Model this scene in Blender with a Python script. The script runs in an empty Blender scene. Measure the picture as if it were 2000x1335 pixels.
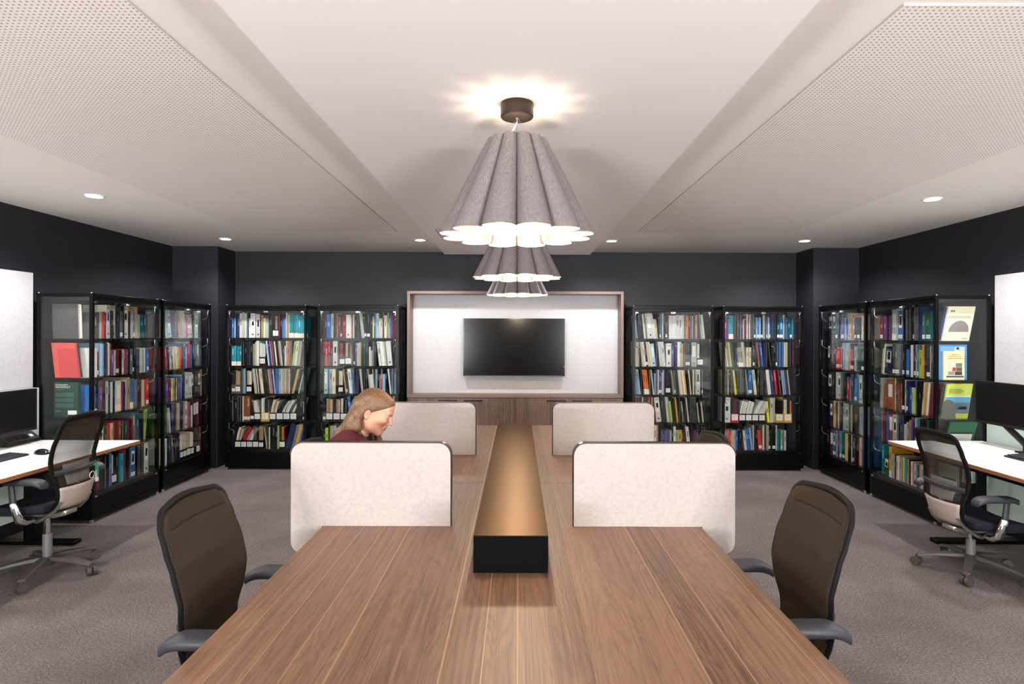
import bpy, math, random
import numpy as np
from mathutils import Matrix, Vector, Euler
random.seed(7)
R = math.radians
PI = math.pi
COL = bpy.context.scene.collection
CAM_H = 1.553
FPX = 1190.0
M = {}

# ---------------------------------------------------------------- materials
def lin(c):
    return tuple(((v / 12.92) if v <= 0.04045 else ((v + 0.055) / 1.055) ** 2.4) for v in c)

def rgb(r, g, b):
    return lin((r / 255.0, g / 255.0, b / 255.0)) + (1.0,)

def mat(name, color, rough=0.5, metal=0.0, coat=0.0, spec=0.5, emit=None, estr=0.0):
    m = bpy.data.materials.new(name)
    m.use_nodes = True
    b = m.node_tree.nodes['Principled BSDF']
    b.inputs['Base Color'].default_value = color
    b.inputs['Roughness'].default_value = rough
    b.inputs['Metallic'].default_value = metal
    b.inputs['Coat Weight'].default_value = coat
    b.inputs['Specular IOR Level'].default_value = spec
    if emit:
        b.inputs['Emission Color'].default_value = emit
        b.inputs['Emission Strength'].default_value = estr
    M[name] = m
    return m

class NT:
    def __init__(self, m):
        self.t = m.node_tree
        self.b = self.t.nodes.get('Principled BSDF')
    def n(self, kind, **kw):
        nd = self.t.nodes.new(kind)
        for k, v in kw.items():
            setattr(nd, k, v)
        return nd
    def l(self, a, b):
        self.t.links.new(a, b)
    def math(self, op, a, b=None, c=None):
        nd = self.n('ShaderNodeMath', operation=op)
        for i, v in enumerate((a, b, c)):
            if v is None: continue
            if isinstance(v, (int, float)): nd.inputs[i].default_value = v
            else: self.l(v, nd.inputs[i])
        return nd.outputs[0]
    def coord(self, kind='Object', scale=(1, 1, 1)):
        tc = self.n('ShaderNodeTexCoord')
        mp = self.n('ShaderNodeMapping')
        mp.inputs['Scale'].default_value = scale
        self.l(tc.outputs[kind], mp.inputs['Vector'])
        return mp.outputs[0]
    def noise(self, vec, scale, detail=2, rough=0.5, dist=0.0):
        nd = self.n('ShaderNodeTexNoise')
        nd.inputs['Scale'].default_value = scale
        nd.inputs['Detail'].default_value = detail
        nd.inputs['Roughness'].default_value = rough
        nd.inputs['Distortion'].default_value = dist
        if vec is not None: self.l(vec, nd.inputs['Vector'])
        return nd.outputs['Fac']
    def ramp(self, fac, stops):
        nd = self.n('ShaderNodeValToRGB')
        cr = nd.color_ramp
        while len(cr.elements) < len(stops): cr.elements.new(0.5)
        for e, (p, c) in zip(cr.elements, stops):
            e.position = p; e.color = c
        self.l(fac, nd.inputs[0])
        return nd.outputs['Color']
    def mix(self, fac, a, b, mode='MIX'):
        nd = self.n('ShaderNodeMix', data_type='RGBA', blend_type=mode)
        for i, v in ((0, fac), (6, a), (7, b)):
            if isinstance(v, (int, float)): nd.inputs[i].default_value = v
            elif isinstance(v, tuple): nd.inputs[i].default_value = v
            else: self.l(v, nd.inputs[i])
        return nd.outputs[2]
    def bump(self, h, strength=0.3, dist=0.01):
        nd = self.n('ShaderNodeBump')
        nd.inputs['Strength'].default_value = strength
        nd.inputs['Distance'].default_value = dist
        self.l(h, nd.inputs['Height'])
        self.l(nd.outputs[0], self.b.inputs['Normal'])

# ---------------------------------------------------------------- mesh builder
class MB:
    def __init__(self):
        self.v = []; self.f = []; self.mi = []; self.col = []
        self.cur = 0; self.c = None
    def add(self, verts, faces, mi=None):
        o = len(self.v)
        self.v.extend([tuple(p) for p in verts])
        for q in faces:
            self.f.append([i + o for i in q])
            self.mi.append(self.cur if mi is None else mi)
            self.col.append(self.c)
        return self
    def box(self, x0, x1, y0, y1, z0, z1, T=None):
        vs = [(x0, y0, z0), (x1, y0, z0), (x1, y1, z0), (x0, y1, z0), (x0, y0, z1), (x1, y0, z1), (x1, y1, z1), (x0, y1, z1)]
        if T is not None: vs = [T @ Vector(p) for p in vs]
        return self.add(vs, [(0, 3, 2, 1), (4, 5, 6, 7), (0, 1, 5, 4), (1, 2, 6, 5), (2, 3, 7, 6), (3, 0, 4, 7)])
    def prism(self, poly, a0, a1, axis='y', T=None):
        """polygon in the two other axes, extruded along axis"""
        n = len(poly)
        def p3(p, a):
            return {'y': (p[0], a, p[1]), 'x': (a, p[0], p[1]), 'z': (p[0], p[1], a)}[axis]
        vs = [p3(p, a0) for p in poly] + [p3(p, a1) for p in poly]
        if T is not None: vs = [T @ Vector(p) for p in vs]
        fs = [tuple(range(n - 1, -1, -1)), tuple(range(n, 2 * n))]
        for i in range(n):
            j = (i + 1) % n
            fs.append((i, j, j + n, i + n))
        return self.add(vs, fs)
    def rings(self, rings, closed=True, cap0=True, cap1=True, loop=False):
        n = len(rings[0]); vs = [p for r in rings for p in r]; fs = []
        m = len(rings)
        for i in range(m if loop else m - 1):
            i2 = (i + 1) % m
            for j in range(n if closed else n - 1):
                k = (j + 1) % n
                fs.append((i * n + j, i * n + k, i2 * n + k, i2 * n + j))
        if closed and cap0 and not loop: fs.append(tuple(range(n - 1, -1, -1)))
        if closed and cap1 and not loop: fs.append(tuple((m - 1) * n + j for j in range(n)))
        return self.add(vs, fs)
    def tube(self, path, rad, n=10, loop=False, flat=1.0, up=(0, 0, 1), caps=True):
        """round or oval tube along a path; rad a number or a list"""
        P = [Vector(p) for p in path]; m = len(P)
        rs = []
        for i, p in enumerate(P):
            if loop: d = P[(i + 1) % m] - P[i - 1]
            else: d = P[min(i + 1, m - 1)] - P[max(i - 1, 0)]
            d.normalize()
            u = Vector(up)
            if abs(d.dot(u)) > 0.97: u = Vector((1, 0, 0)) if abs(d.x) < 0.9 else Vector((0, 1, 0))
            s = d.cross(u).normalized(); w = s.cross(d).normalized()
            r = rad[i] if isinstance(rad, (list, tuple)) else rad
            ra, rb = r if isinstance(r, tuple) else (r, r * flat)
            rs.append([tuple(p + s * (ra * math.cos(2 * PI * k / n)) + w * (rb * math.sin(2 * PI * k / n))) for k in range(n)])
        return self.rings(rs, True, caps, caps, loop)
    def lathe(self, prof, n=24, cx=0, cy=0, cap0=True, cap1=True):
        return self.rings([[(cx + r * math.cos(2 * PI * k / n), cy + r * math.sin(2 * PI * k / n), z) for k in range(n)] for r, z in prof], True, cap0, cap1)
    def cyl(self, p0, p1, r0, r1=None, n=16):
        return self.tube([p0, p1], [r0, r0 if r1 is None else r1], n)
    def grid(self, fn, nu, nv):
        vs = [fn(i / nu, j / nv) for i in range(nu + 1) for j in range(nv + 1)]
        fs = [(i * (nv + 1) + j, (i + 1) * (nv + 1) + j, (i + 1) * (nv + 1) + j + 1, i * (nv + 1) + j + 1) for i in range(nu) for j in range(nv)]
        return self.add(vs, fs)
    def ball(self, c, r, n=12, sc=(1, 1, 1)):
        rg = []
        for i in range(1, n // 2 + 1):
            a = PI * (i - 0.5) / (n // 2) - PI / 2
            rg.append([(c[0] + r * sc[0] * math.cos(a) * math.cos(2 * PI * k / n), c[1] + r * sc[1] * math.cos(a) * math.sin(2 * PI * k / n), c[2] + r * sc[2] * math.sin(a)) for k in range(n)])
        return self.rings(rg)
    def mesh(self, name, mats, smooth=None):
        me = bpy.data.meshes.new(name)
        me.from_pydata(self.v, [], self.f)
        for m in (mats if isinstance(mats, (list, tuple)) else [mats]):
            me.materials.append(m)
        if any(self.mi): me.polygons.foreach_set('material_index', self.mi)
        if any(c is not None for c in self.col):
            at = me.color_attributes.new('Col', 'FLOAT_COLOR', 'CORNER')
            buf = []
            for q, c in zip(self.f, self.col):
                buf.extend((c or (1, 1, 1, 1)) * len(q))
            at.data.foreach_set('color', buf)
        if smooth is not None:
            me.polygons.foreach_set('use_smooth', [True] * len(self.f))
            if smooth < 180: me.set_sharp_from_angle(angle=R(smooth))
        me.update()
        return me
    def build(self, name, mats, parent=None, smooth=None, bevel=0.0, seg=2, loc=None, solid=0.0):
        me = self.mesh(name, mats, smooth)
        o = bpy.data.objects.new(name, me)
        COL.objects.link(o)
        if parent is not None: o.parent = parent
        if loc is not None: o.location = loc
        if solid:
            md = o.modifiers.new('solid', 'SOLIDIFY'); md.thickness = solid; md.offset = 0
        if bevel:
            md = o.modifiers.new('bevel', 'BEVEL'); md.width = bevel; md.segments = seg; md.limit_method = 'ANGLE'; md.angle_limit = R(40)
            if smooth is None:
                me.polygons.foreach_set('use_smooth', [True] * len(me.polygons)); me.set_sharp_from_angle(angle=R(40))
                md.harden_normals = False
        return o

def tag(o, label=None, cat=None, group=None, kind=None):
    if label: o['label'] = label
    if cat: o['category'] = cat
    if group: o['group'] = group
    if kind: o['kind'] = kind
    return o

def empty(name, loc=(0, 0, 0), rz=0.0, label=None, cat=None, group=None):
    o = bpy.data.objects.new(name, None)
    COL.objects.link(o)
    o.empty_display_size = 0.1
    o.location = loc; o.rotation_euler = (0, 0, rz)
    return tag(o, label, cat, group)

def copy_tree(o, parent=None):
    c = o.copy(); COL.objects.link(c)
    if parent is not None: c.parent = parent
    for ch in o.children: copy_tree(ch, c)
    return c

def dup(o, loc, rz, label, group=None):
    c = copy_tree(o)
    c.location = loc; c.rotation_euler = (0, 0, rz)
    c['label'] = label
    if group: c['group'] = group
    return c

def arc(cx, cy, r, a0, a1, n):
    return [(cx + r * math.cos(a0 + (a1 - a0) * i / n), cy + r * math.sin(a0 + (a1 - a0) * i / n)) for i in range(n + 1)]

def rrect(x0, x1, y0, y1, r, n=5):
    return arc(x1 - r, y0 + r, r, -PI / 2, 0, n) + arc(x1 - r, y1 - r, r, 0, PI / 2, n) + arc(x0 + r, y1 - r, r, PI / 2, PI, n) + arc(x0 + r, y0 + r, r, PI, 1.5 * PI, n)

def text_mesh(s, size, align='LEFT', spacing=1.0):
    cu = bpy.data.curves.new('t', 'FONT'); cu.body = s; cu.size = size; cu.align_x = align; cu.space_line = spacing
    cu.extrude = 0.0003
    o = bpy.data.objects.new('t', cu); COL.objects.link(o)
    dg = bpy.context.evaluated_depsgraph_get()
    me = bpy.data.meshes.new_from_object(o.evaluated_get(dg))
    bpy.data.objects.remove(o)
    return me
# ---------------------------------------------------------------- material library
m = mat('ceiling_paint', rgb(240, 233, 227), 0.9)
m = mat('bulkhead_paint', rgb(243, 239, 237), 0.85)
m = mat('perforated_panel', rgb(240, 233, 227), 0.9)
k = NT(m)
v = k.coord('Object', (1 / 0.019,) * 3)
sx = k.n('ShaderNodeSeparateXYZ'); k.l(v, sx.inputs[0])
fx = k.math('SUBTRACT', k.math('FRACT', sx.outputs[0]), 0.5); fy = k.math('SUBTRACT', k.math('FRACT', sx.outputs[1]), 0.5)
d = k.math('SQRT', k.math('ADD', k.math('MULTIPLY', fx, fx), k.math('MULTIPLY', fy, fy)))
hole = k.math('LESS_THAN', d, 0.2)
k.l(k.mix(hole, rgb(240, 233, 227), rgb(150, 140, 134)), k.b.inputs['Base Color'])

m = mat('dark_wall_paint', rgb(34, 34, 40), 0.5, spec=.3)
k = NT(m); k.bump(k.noise(k.coord(), 250, 2), 0.06, 0.002)
m = mat('mint_panel', rgb(196, 214, 208), 0.35)
m = mat('carpet', rgb(110, 100, 98), 0.95, spec=0.1)
k = NT(m); v = k.coord()
n1 = k.noise(v, 330, 3, 0.75); n2 = k.noise(v, 90, 3, 0.7); n3 = k.noise(v, 2.0, 3)
f = k.math('ADD', k.math('MULTIPLY', n1, 0.6), k.math('ADD', k.math('MULTIPLY', n2, 0.36), k.math('MULTIPLY', n3, 0.12)))
k.l(k.ramp(f, [(0.40, rgb(50, 46, 46)), (0.54, rgb(100, 92, 91)), (0.70, rgb(158, 149, 147))]), k.b.inputs['Base Color'])
k.bump(f, 0.5, 0.006)

def wood(name, c0, c1, c2, seam, pw=0.108, rough=0.36, axis='Y', coat=0.0, contrast=1.0):
    m = mat(name, c1, rough, coat=coat)
    k = NT(m)
    tc = k.n('ShaderNodeTexCoord'); s = k.n('ShaderNodeSeparateXYZ'); k.l(tc.outputs['Object'], s.inputs[0])
    across, along = (s.outputs[0], s.outputs[1]) if axis == 'Y' else (s.outputs[0], s.outputs[2])
    # boards of unequal width: the across coordinate is warped a little before it is cut into boards
    warp = k.math('MULTIPLY', k.math('SINE', k.math('MULTIPLY', across, 9.3)), 0.028)
    u = k.math('DIVIDE', k.math('ADD', across, warp), pw)
    idx = k.math('FLOOR', u); fr = k.math('FRACT', u)
    wn = k.n('ShaderNodeTexWhiteNoise', noise_dimensions='1D'); k.l(idx, wn.inputs['W'])
    tone = wn.outputs['Value']
    off = k.math('MULTIPLY', tone, 37.0)
    cv = k.n('ShaderNodeCombineXYZ')
    k.l(k.math('MULTIPLY', across, 85.0), cv.inputs[0]); k.l(k.math('ADD', k.math('MULTIPLY', along, .8), off), cv.inputs[1])
    g1 = k.noise(cv.outputs[0], 1.0, 6, 0.62, 0.5)
    cv2 = k.n('ShaderNodeCombineXYZ')
    k.l(k.math('MULTIPLY', across, 260.0), cv2.inputs[0]); k.l(k.math('ADD', k.math('MULTIPLY', along, 3.5), off), cv2.inputs[1])
    g2 = k.noise(cv2.outputs[0], 1.0, 3, 0.6, 0.0)
    cv3 = k.n('ShaderNodeCombineXYZ')
    k.l(k.math('MULTIPLY', across, 9.0), cv3.inputs[0]); k.l(k.math('ADD', k.math('MULTIPLY', along, 0.9), off), cv3.inputs[1])
    ring = k.math('ABSOLUTE', k.math('SINE', k.math('MULTIPLY', k.noise(cv3.outputs[0], 1.0, 2, 0.5, 0.7), 46.0)))
    g = k.math('ADD', k.math('ADD', k.math('MULTIPLY', g1, 0.55), k.math('MULTIPLY', g2, 0.42)), k.math('MULTIPLY', ring, 0.10))
    g = k.math('ADD', g, k.math('MULTIPLY', k.math('SUBTRACT', tone, 0.5), 0.16 * contrast))
    colr = k.ramp(g, [(0.36, c0), (0.56, c1), (0.78, c2)])
    # pale sapwood line along some boards
    wn2 = k.n('ShaderNodeTexWhiteNoise', noise_dimensions='1D'); k.l(k.math('ADD', idx, 11.5), wn2.inputs['W'])
    ln = k.math('MULTIPLY', k.math('LESS_THAN', fr, 0.04), k.math('GREATER_THAN', wn2.outputs['Value'], 0.5))
    k.l(k.mix(k.math('MULTIPLY', ln, 0.75), colr, seam), k.b.inputs['Base Color'])
    k.bump(g2, 0.12, 0.002)
    return m
wood('table_veneer', rgb(72, 49, 37), rgb(106, 78, 60), rgb(132, 100, 77), rgb(154, 120, 92), coat=0.0, rough=0.40)
wood('joinery_veneer', rgb(58, 41, 34), rgb(90, 67, 56), rgb(114, 88, 76), rgb(132, 106, 92), pw=0.09, axis='Z', rough=0.45)
m = mat('joinery_edge', rgb(112, 88, 78), 0.45)

def felt(name, c, fleck, sc=60):
    m = mat(name, c, 0.95, spec=0.15)
    k = NT(m); v = k.coord()
    f = k.math('ADD', k.math('MULTIPLY', k.noise(v, sc, 5, 0.75), 0.7), k.math('MULTIPLY', k.noise(v, sc * 6, 2, 0.7), 0.3))
    k.l(k.ramp(f, [(0.36, fleck), (0.58, c)]), k.b.inputs['Base Color'])
    k.bump(f, 0.15, 0.003)
felt('screen_felt', rgb(186, 179, 174), rgb(173, 165, 160))
felt('pinboard_felt', rgb(192, 192, 196), rgb(178, 178, 182))
m = mat('bronze_edge', rgb(70, 56, 48), 0.32, 0.9)
m = mat('black_edge', rgb(26, 24, 24), 0.4)
m = mat('box_lid', rgb(66, 54, 45), 0.5, 1.0)
m.node_tree.nodes['Principled BSDF'].inputs['Specular Tint'].default_value = (.66, .60, .55, 1)
k = NT(m); k.l(k.ramp(k.noise(k.coord(), 500, 2), [(0.3, (0.30,) * 3 + (1,)), (0.7, (0.35,) * 3 + (1,))]), k.b.inputs['Roughness'])
mat('box_black', rgb(5, 5, 6), 0.6, spec=0.05)
mat('black_metal', rgb(6, 6, 7), 0.3, spec=.15)
mat('black_gloss', rgb(10, 10, 11), 0.12)
mat('black_plastic', rgb(17, 17, 18), 0.45, spec=.35)
mat('dark_grey_plastic', rgb(52, 52, 57), 0.42)
mat('soft_arm', rgb(46, 47, 54), 0.5)
mat('chrome', rgb(225, 225, 228), 0.08, 1.0)
mat('brushed_metal', rgb(190, 184, 178), 0.32, 0.9)
mat('cast_metal', rgb(74, 68, 65), 0.5, 0.2)
mat('grey_cover', rgb(122, 122, 126), 0.4, 0.3)
mat('shell_taupe', rgb(172, 158, 148), 0.42)
mat('seat_fabric', rgb(30, 30, 42), 0.9, spec=0.2)
mat('white_laminate', rgb(242, 240, 238), 0.35)
mat('ply_edge', rgb(162, 106, 66), 0.5)
mat('white_plastic', rgb(232, 230, 226), 0.4)
mat('screen_glass', rgb(5, 5, 6), 0.15, spec=0.25)
mat('monitor_glass', rgb(4, 4, 5), 0.3, spec=0.4)
mat('red_led', (1, 0.02, 0.01, 1), 0.4, emit=(1, 0.03, 0.02, 1), estr=6)
mat('steel_wire', rgb(200, 200, 205), 0.25, 1.0)
mat('cable_white', rgb(225, 222, 215), 0.5)
mat('canopy_metal', rgb(44, 32, 26), 0.4, 0.5)
mat('lamp_inner', rgb(250, 244, 235), 0.6)
mat('lamp_glow', (1, 0.86, 0.68, 1), 0.5, emit=(1, 0.83, 0.62, 1), estr=6)
mat('downlight_glow', (1, 1, 1, 1), 0.5, emit=(1, 0.96, 0.92, 1), estr=30)
mat('white_trim', rgb(238, 236, 233), 0.5)
m = mat('veneer_shade', rgb(150, 141, 140), 0.6)
k = NT(m); v = k.coord('UV')
v = k.coord('Object', (1, 1, 0.06))
f = k.noise(v, 190, 3, 0.7)
k.l(k.ramp(f, [(0.3, rgb(98, 91, 91)), (0.55, rgb(116, 108, 108)), (0.75, rgb(134, 126, 127))]), k.b.inputs['Base Color'])

# thin clear glass: clear body with a Fresnel-weighted mirror coat
m = bpy.data.materials.new('clear_glass'); m.use_nodes = True; M['clear_glass'] = m
k = NT(m); k.t.nodes.remove(k.b)
lw = k.n('ShaderNodeLayerWeight'); lw.inputs[0].default_value = 0.5
fac = k.math('ADD', k.math('MULTIPLY', k.math('POWER', lw.outputs['Facing'], 5.0), 0.94), 0.035)
tr = k.n('ShaderNodeBsdfTransparent'); tr.inputs[0].default_value = (0.975, 0.985, 0.98, 1)
gl = k.n('ShaderNodeBsdfGlossy'); gl.inputs['Roughness'].default_value = 0.02
mx = k.n('ShaderNodeMixShader'); k.l(fac, mx.inputs[0]); k.l(tr.outputs[0], mx.inputs[1]); k.l(gl.outputs[0], mx.inputs[2])
k.l(mx.outputs[0], k.t.nodes['Material Output'].inputs[0])

# woven back mesh: threads with open holes between them
def weave(name, c0, c1, dens, pitch=0.0042):
    m = mat(name, c0, 0.7, spec=0.25)
    k = NT(m)
    v = k.coord('Object', (1 / pitch,) * 3)
    s = k.n('ShaderNodeSeparateXYZ'); k.l(v, s.inputs[0])
    a = k.math('SINE', k.math('MULTIPLY', k.math('ADD', s.outputs[1], s.outputs[2]), PI))
    b = k.math('SINE', k.math('MULTIPLY', k.math('SUBTRACT', s.outputs[1], s.outputs[2]), PI))
    h = k.math('MULTIPLY', k.math('MULTIPLY', a, a), k.math('MULTIPLY', b, b))
    k.l(k.mix(k.math('MULTIPLY', h, 0.9), c0, c1), k.b.inputs['Base Color'])
    lw = k.n('ShaderNodeLayerWeight'); lw.inputs[0].default_value = 0.5
    al = k.math('MINIMUM', k.math('ADD', dens, k.math('MULTIPLY', k.math('POWER', lw.outputs['Facing'], 1.5), 0.75)), 1.0)
    k.l(al, k.b.inputs['Alpha'])
weave('brown_weave', rgb(34, 26, 17), rgb(66, 51, 34), 0.9)

m = mat('print', (0.8, 0.8, 0.8, 1), 0.55, spec=0.15)
k = NT(m); at = k.n('ShaderNodeVertexColor'); at.layer_name = 'Col'
k.l(at.outputs[0], k.b.inputs['Base Color'])
mat('ink_white', rgb(240, 240, 236), 0.6); mat('ink_red', rgb(190, 60, 36), 0.6); mat('ink_black', rgb(40, 40, 40), 0.6)
mat('ink_teal', rgb(92, 120, 116), 0.6)
# ---------------------------------------------------------------- room shell
WL, WR, WB, WF = -4.02, 3.97, 7.53, -3.6       # left, right, back, and the wall behind the camera
HC, HS = CAM_H + 1.024, CAM_H + 0.941           # ceiling, lower edge of the central bulkhead
def struct(name, mb, m, **kw):
    o = mb.build(name, m, **kw); o['kind'] = 'structure'; return o
struct('floor', MB().box(WL - .1, WR + .1, WF - .1, WB + .1, -.06, 0), M['carpet'])
struct('ceiling', MB().box(WL - .1, WR + .1, WF - .1, WB + .1, HC, HC + .08), M['ceiling_paint'])
struct('wall_left', MB().box(WL - .1, WL, WF - .1, WB + .1, 0, HC), M['dark_wall_paint'])
struct('wall_right', MB().box(WR, WR + .1, WF - .1, WB + .1, 0, HC), M['dark_wall_paint'])
struct('wall_back', MB().box(WL, WR, WB, WB + .1, 0, HC), M['dark_wall_paint'])
FILL_WIN = ((-3.28, -1.7), (1.7, 3.25))  # window openings added to the unseen front wall to let fill light in
mb = MB().box(WL, WR, WF - .1, WF, 0, .7).box(WL, WR, WF - .1, WF, 2.35, HC)
for a, b in ((WL, FILL_WIN[0][0]), (FILL_WIN[0][1], FILL_WIN[1][0]), (FILL_WIN[1][1], WR)): mb.box(a, b, WF - .1, WF, .7, 2.35)
mat('light_wall_paint', rgb(48, 48, 53), 0.7)
struct('wall_front', mb, M['light_wall_paint'])
for i, (a, b) in enumerate(FILL_WIN):
    w = MB()
    for t in (0, 1 / 2, 1):
        x = a + (b - a) * t
        w.box(max(a, x - .03), min(b, x + .03), WF - .08, WF - .02, .7, 2.35)
    w.box(a, b, WF - .08, WF - .02, .7, .76).box(a, b, WF - .08, WF - .02, 2.29, 2.35)
    o = struct('fill_window_%d' % (i + 1), w, M['black_metal'])
    g = MB().box(a, b, WF - .055, WF - .049, .73, 2.32).build('fill_window_pane', M['clear_glass'], o)
# corner columns
struct('column_left', MB().box(WL, -3.49, 7.09, WB, 0, HC), M['dark_wall_paint'])
struct('column_right', MB().box(3.44, WR, 7.09, WB, 0, HC), M['dark_wall_paint'])
# central bulkhead, a little lower than the ceiling
struct('bulkhead', MB().box(-.857, .846, WF + .3, 7.13, HS, HC - .001), M['bulkhead_paint'])
mb = MB()
for y0, y1 in ((5.44, 5.448), (5.88, 5.888)): mb.box(-.74, -.30, y0, y1, HS - .002, HS + .002)
for x0 in (-.74, -.308): mb.box(x0, x0 + .008, 5.44, 5.888, HS - .002, HS + .002)
struct('trim_1', mb, M['grey_cover'])
# perforated acoustic panels let into the ceiling
mat('panel_edge', rgb(196, 188, 182), .8)
for x0, x1, y0, y1 in ((-2.65, -1.2, 1.75, 6.03), (1.19, 2.68, 1.88, 6.06), (-2.65, -1.2, -2.9, 1.6), (1.19, 2.68, -2.9, 1.7)):
    struct('ceiling_panel', MB().box(x0, x1, y0, y1, HC - .004, HC + .002), M['perforated_panel'])
    e = MB()
    for a, b in ((x0 - .004, x0), (x1, x1 + .004)): e.box(a, b, y0 - .004, y1 + .004, HC - .003, HC + .001)
    for a, b in ((y0 - .004, y0), (y1, y1 + .004)): e.box(x0, x1, a, b, HC - .003, HC + .001)
    struct('trim_2', e, M['panel_edge'])
# skirtings
struct('baseboard_left', MB().box(WL, -3.9, -.5, 4.97, 0, .0995), M['black_plastic'])
struct('baseboard_right', MB().box(3.835, WR, -.5, 4.984, 0, .0995), M['black_plastic'])
struct('baseboard_back', MB().box(-3.49, 3.44, WB - .014, WB, 0, .1), M['black_plastic'])
# pale lower wall lining behind the side desks
struct('trim_3', MB().box(WL, -3.905, -.5, 4.972, .1, 1.115), M['mint_panel'])
struct('trim_4', MB().box(3.84, WR, -.5, 4.985, .1, 1.115), M['mint_panel'])

# ---------------------------------------------------------------- downlights
DL = [(-3.14, 4.517), (-3.135, 6.534), (-1.054, 6.57), (1.015, 6.6), (3.09, 6.57), (3.09, 4.547)]
DLn = ['white round downlight glowing over the left desk', 'white round downlight glowing near the left corner column',
       'white round downlight glowing just left of the hanging lamps', 'white round downlight glowing just right of the hanging lamps',
       'white round downlight glowing near the right corner column', 'white round downlight glowing over the right desk']
DX = [(x, y) for y in (2.5,) for x in (-3.12, 3.09)]
def spot(name, x, y, z, power, size=150, blend=.6, col=(1, .985, .975), rad=.045):
    l = bpy.data.lights.new(name, 'SPOT'); l.energy = power; l.spot_size = R(size); l.spot_blend = blend; l.color = col; l.shadow_soft_size = rad
    o = bpy.data.objects.new(name, l); COL.objects.link(o); o.location = (x, y, z)
    return o
DL_POWER = 67
first = None
for i, (x, y) in enumerate(DL):
    t = empty('downlight', (x, y, HC), 0, DLn[i], 'ceiling light', 'recessed ceiling downlights')
    if first is None:
        first = t
        MB().lathe([(.066, .001), (.066, -.006), (.062, -.009), (.054, -.008), (.05, .001)], 28, cap0=False, cap1=False).build('trim_ring', M['white_trim'], t, 60)
        MB().lathe([(.001, -.003), (.051, -.003)], 28, cap0=False, cap1=False).build('lens', M['downlight_glow'], t)
    else:
        for ch in first.children:
            c = ch.copy(); COL.objects.link(c); c.parent = t
    spot('downlight_lamp', x, y, HC - .03, DL_POWER)
for x, y in DX:
    t = empty('downlight', (x, y, HC), 0, 'white round downlight over the ' + ('left' if x < 0 else 'right') + ' side, nearer the viewer than the desk', 'ceiling light', 'recessed downlights beside the viewer')
    for ch in first.children:
        c = ch.copy(); COL.objects.link(c); c.parent = t
    spot('downlight_lamp', x, y, HC - .03, DL_POWER)

# ---------------------------------------------------------------- pendants
def make_pendant():
    t = empty('pendant_lamp', (0, 0, 0), 0)
    zb, zt = CAM_H + .402, CAM_H + .792        # bottom and top of the pleated shade
    MB().lathe([(.001, HS), (.066, HS), (.067, HS - .004), (.067, HS - .054), (.063, HS - .058), (.001, HS - .058)], 36, cap0=False, cap1=False).build('canopy', M['canopy_metal'], t, 40)
    pts = [(0, 0, HS - .058), (.0, 0, HS - .075), (-.012, .004, HS - .10), (-.03, .0, HS - .125), (-.03, -.005, zt - .01), (0, 0, zt - .05)]
    MB().tube(pts, .0035, 8).build('cord', M['cable_white'], t, 60)
    w = MB()
    for k in range(3):
        a = 2 * PI * k / 3 + .5
        w.tube([(0, 0, HS - .05), (.075 * math.cos(a), .075 * math.sin(a), zt - .015)], .0008, 5)
    w.build('suspension_wire', M['steel_wire'], t)
    ring = MB(); ring.tube([(.09 * math.cos(2 * PI * k / 36), .09 * math.sin(2 * PI * k / 36), zt - .02) for k in range(36)], .004, 6, loop=True)
    ring.build('frame_ring', M['steel_wire'], t, 60)
    N = 12
    for k in range(N):
        a = 2 * PI * (k + .5) / N
        mb = MB(); out = []; inn = []
        H = 18
        half = R(150)
        for s in range(7):
            u = s / 6
            Rr = .0945 + (.251 - .0945) * u; r = .0252 + (.0655 - .0252) * u; z = zt + (zb - zt) * u
            ro = []; ri = []
            for j in range(H + 1):
                b = a - half + 2 * half * j / H
                ro.append((Rr * math.cos(a) + r * math.cos(b), Rr * math.sin(a) + r * math.sin(b), z))
                ri.append((Rr * math.cos(a) + (r - .003) * math.cos(b), Rr * math.sin(a) + (r - .003) * math.sin(b), z))
            out.append(ro); inn.append(ri)
        mb.cur = 0
        mb.rings(out, closed=False)
        mb.cur = 1
        mb.rings(inn[::-1], closed=False)
        mb.cur = 0
        o_ = mb.v; n1 = H + 1
        # rims joining the two skins
        off = 7 * n1
        def oi(s, j): return s * n1 + j
        def ii(s, j): return off + (6 - s) * n1 + j
        fs = []
        for j in range(H):
            fs.append((oi(6, j), oi(6, j + 1), ii(6, j + 1), ii(6, j))); fs.append((oi(0, j + 1), oi(0, j), ii(0, j), ii(0, j + 1)))
        for s in range(6):
            fs.append((oi(s, 0), oi(s + 1, 0), ii(s + 1, 0), ii(s, 0))); fs.append((oi(s + 1, H), oi(s, H), ii(s, H), ii(s + 1, H)))
        for q in fs: mb.f.append(list(q)); mb.mi.append(0); mb.col.append(None)
        mb.build('shade_flute', [M['veneer_shade'], M['lamp_inner']], t, 50)
    zb2 = zb + .03
    MB().lathe([(.001, zb2), (.176, zb2), (.176, zb2 + .012), (.001, zb2 + .012)], 36, cap0=False, cap1=False).build('diffuser', M['lamp_glow'], t, 40)
    MB().lathe([(.02, zt - .19), (.022, zt - .22), (.03, zt - .25), (.03, zt - .28), (.001, zt - .295)], 20, cap1=False).build('bulb', M['lamp_glow'], t, 60)
    return t
PEN = [(-.005, 2.48), (-.005, 4.30), (-.005, 6.13)]
PNL = ['grey pleated wood veneer pendant lamp hanging nearest, largest of the row', 'grey pleated veneer pendant lamp hanging second, behind the nearest lamp',
       'grey pleated veneer pendant lamp hanging farthest, closest to the television']
pen = make_pendant()
PEN_POWER = 15
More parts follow.
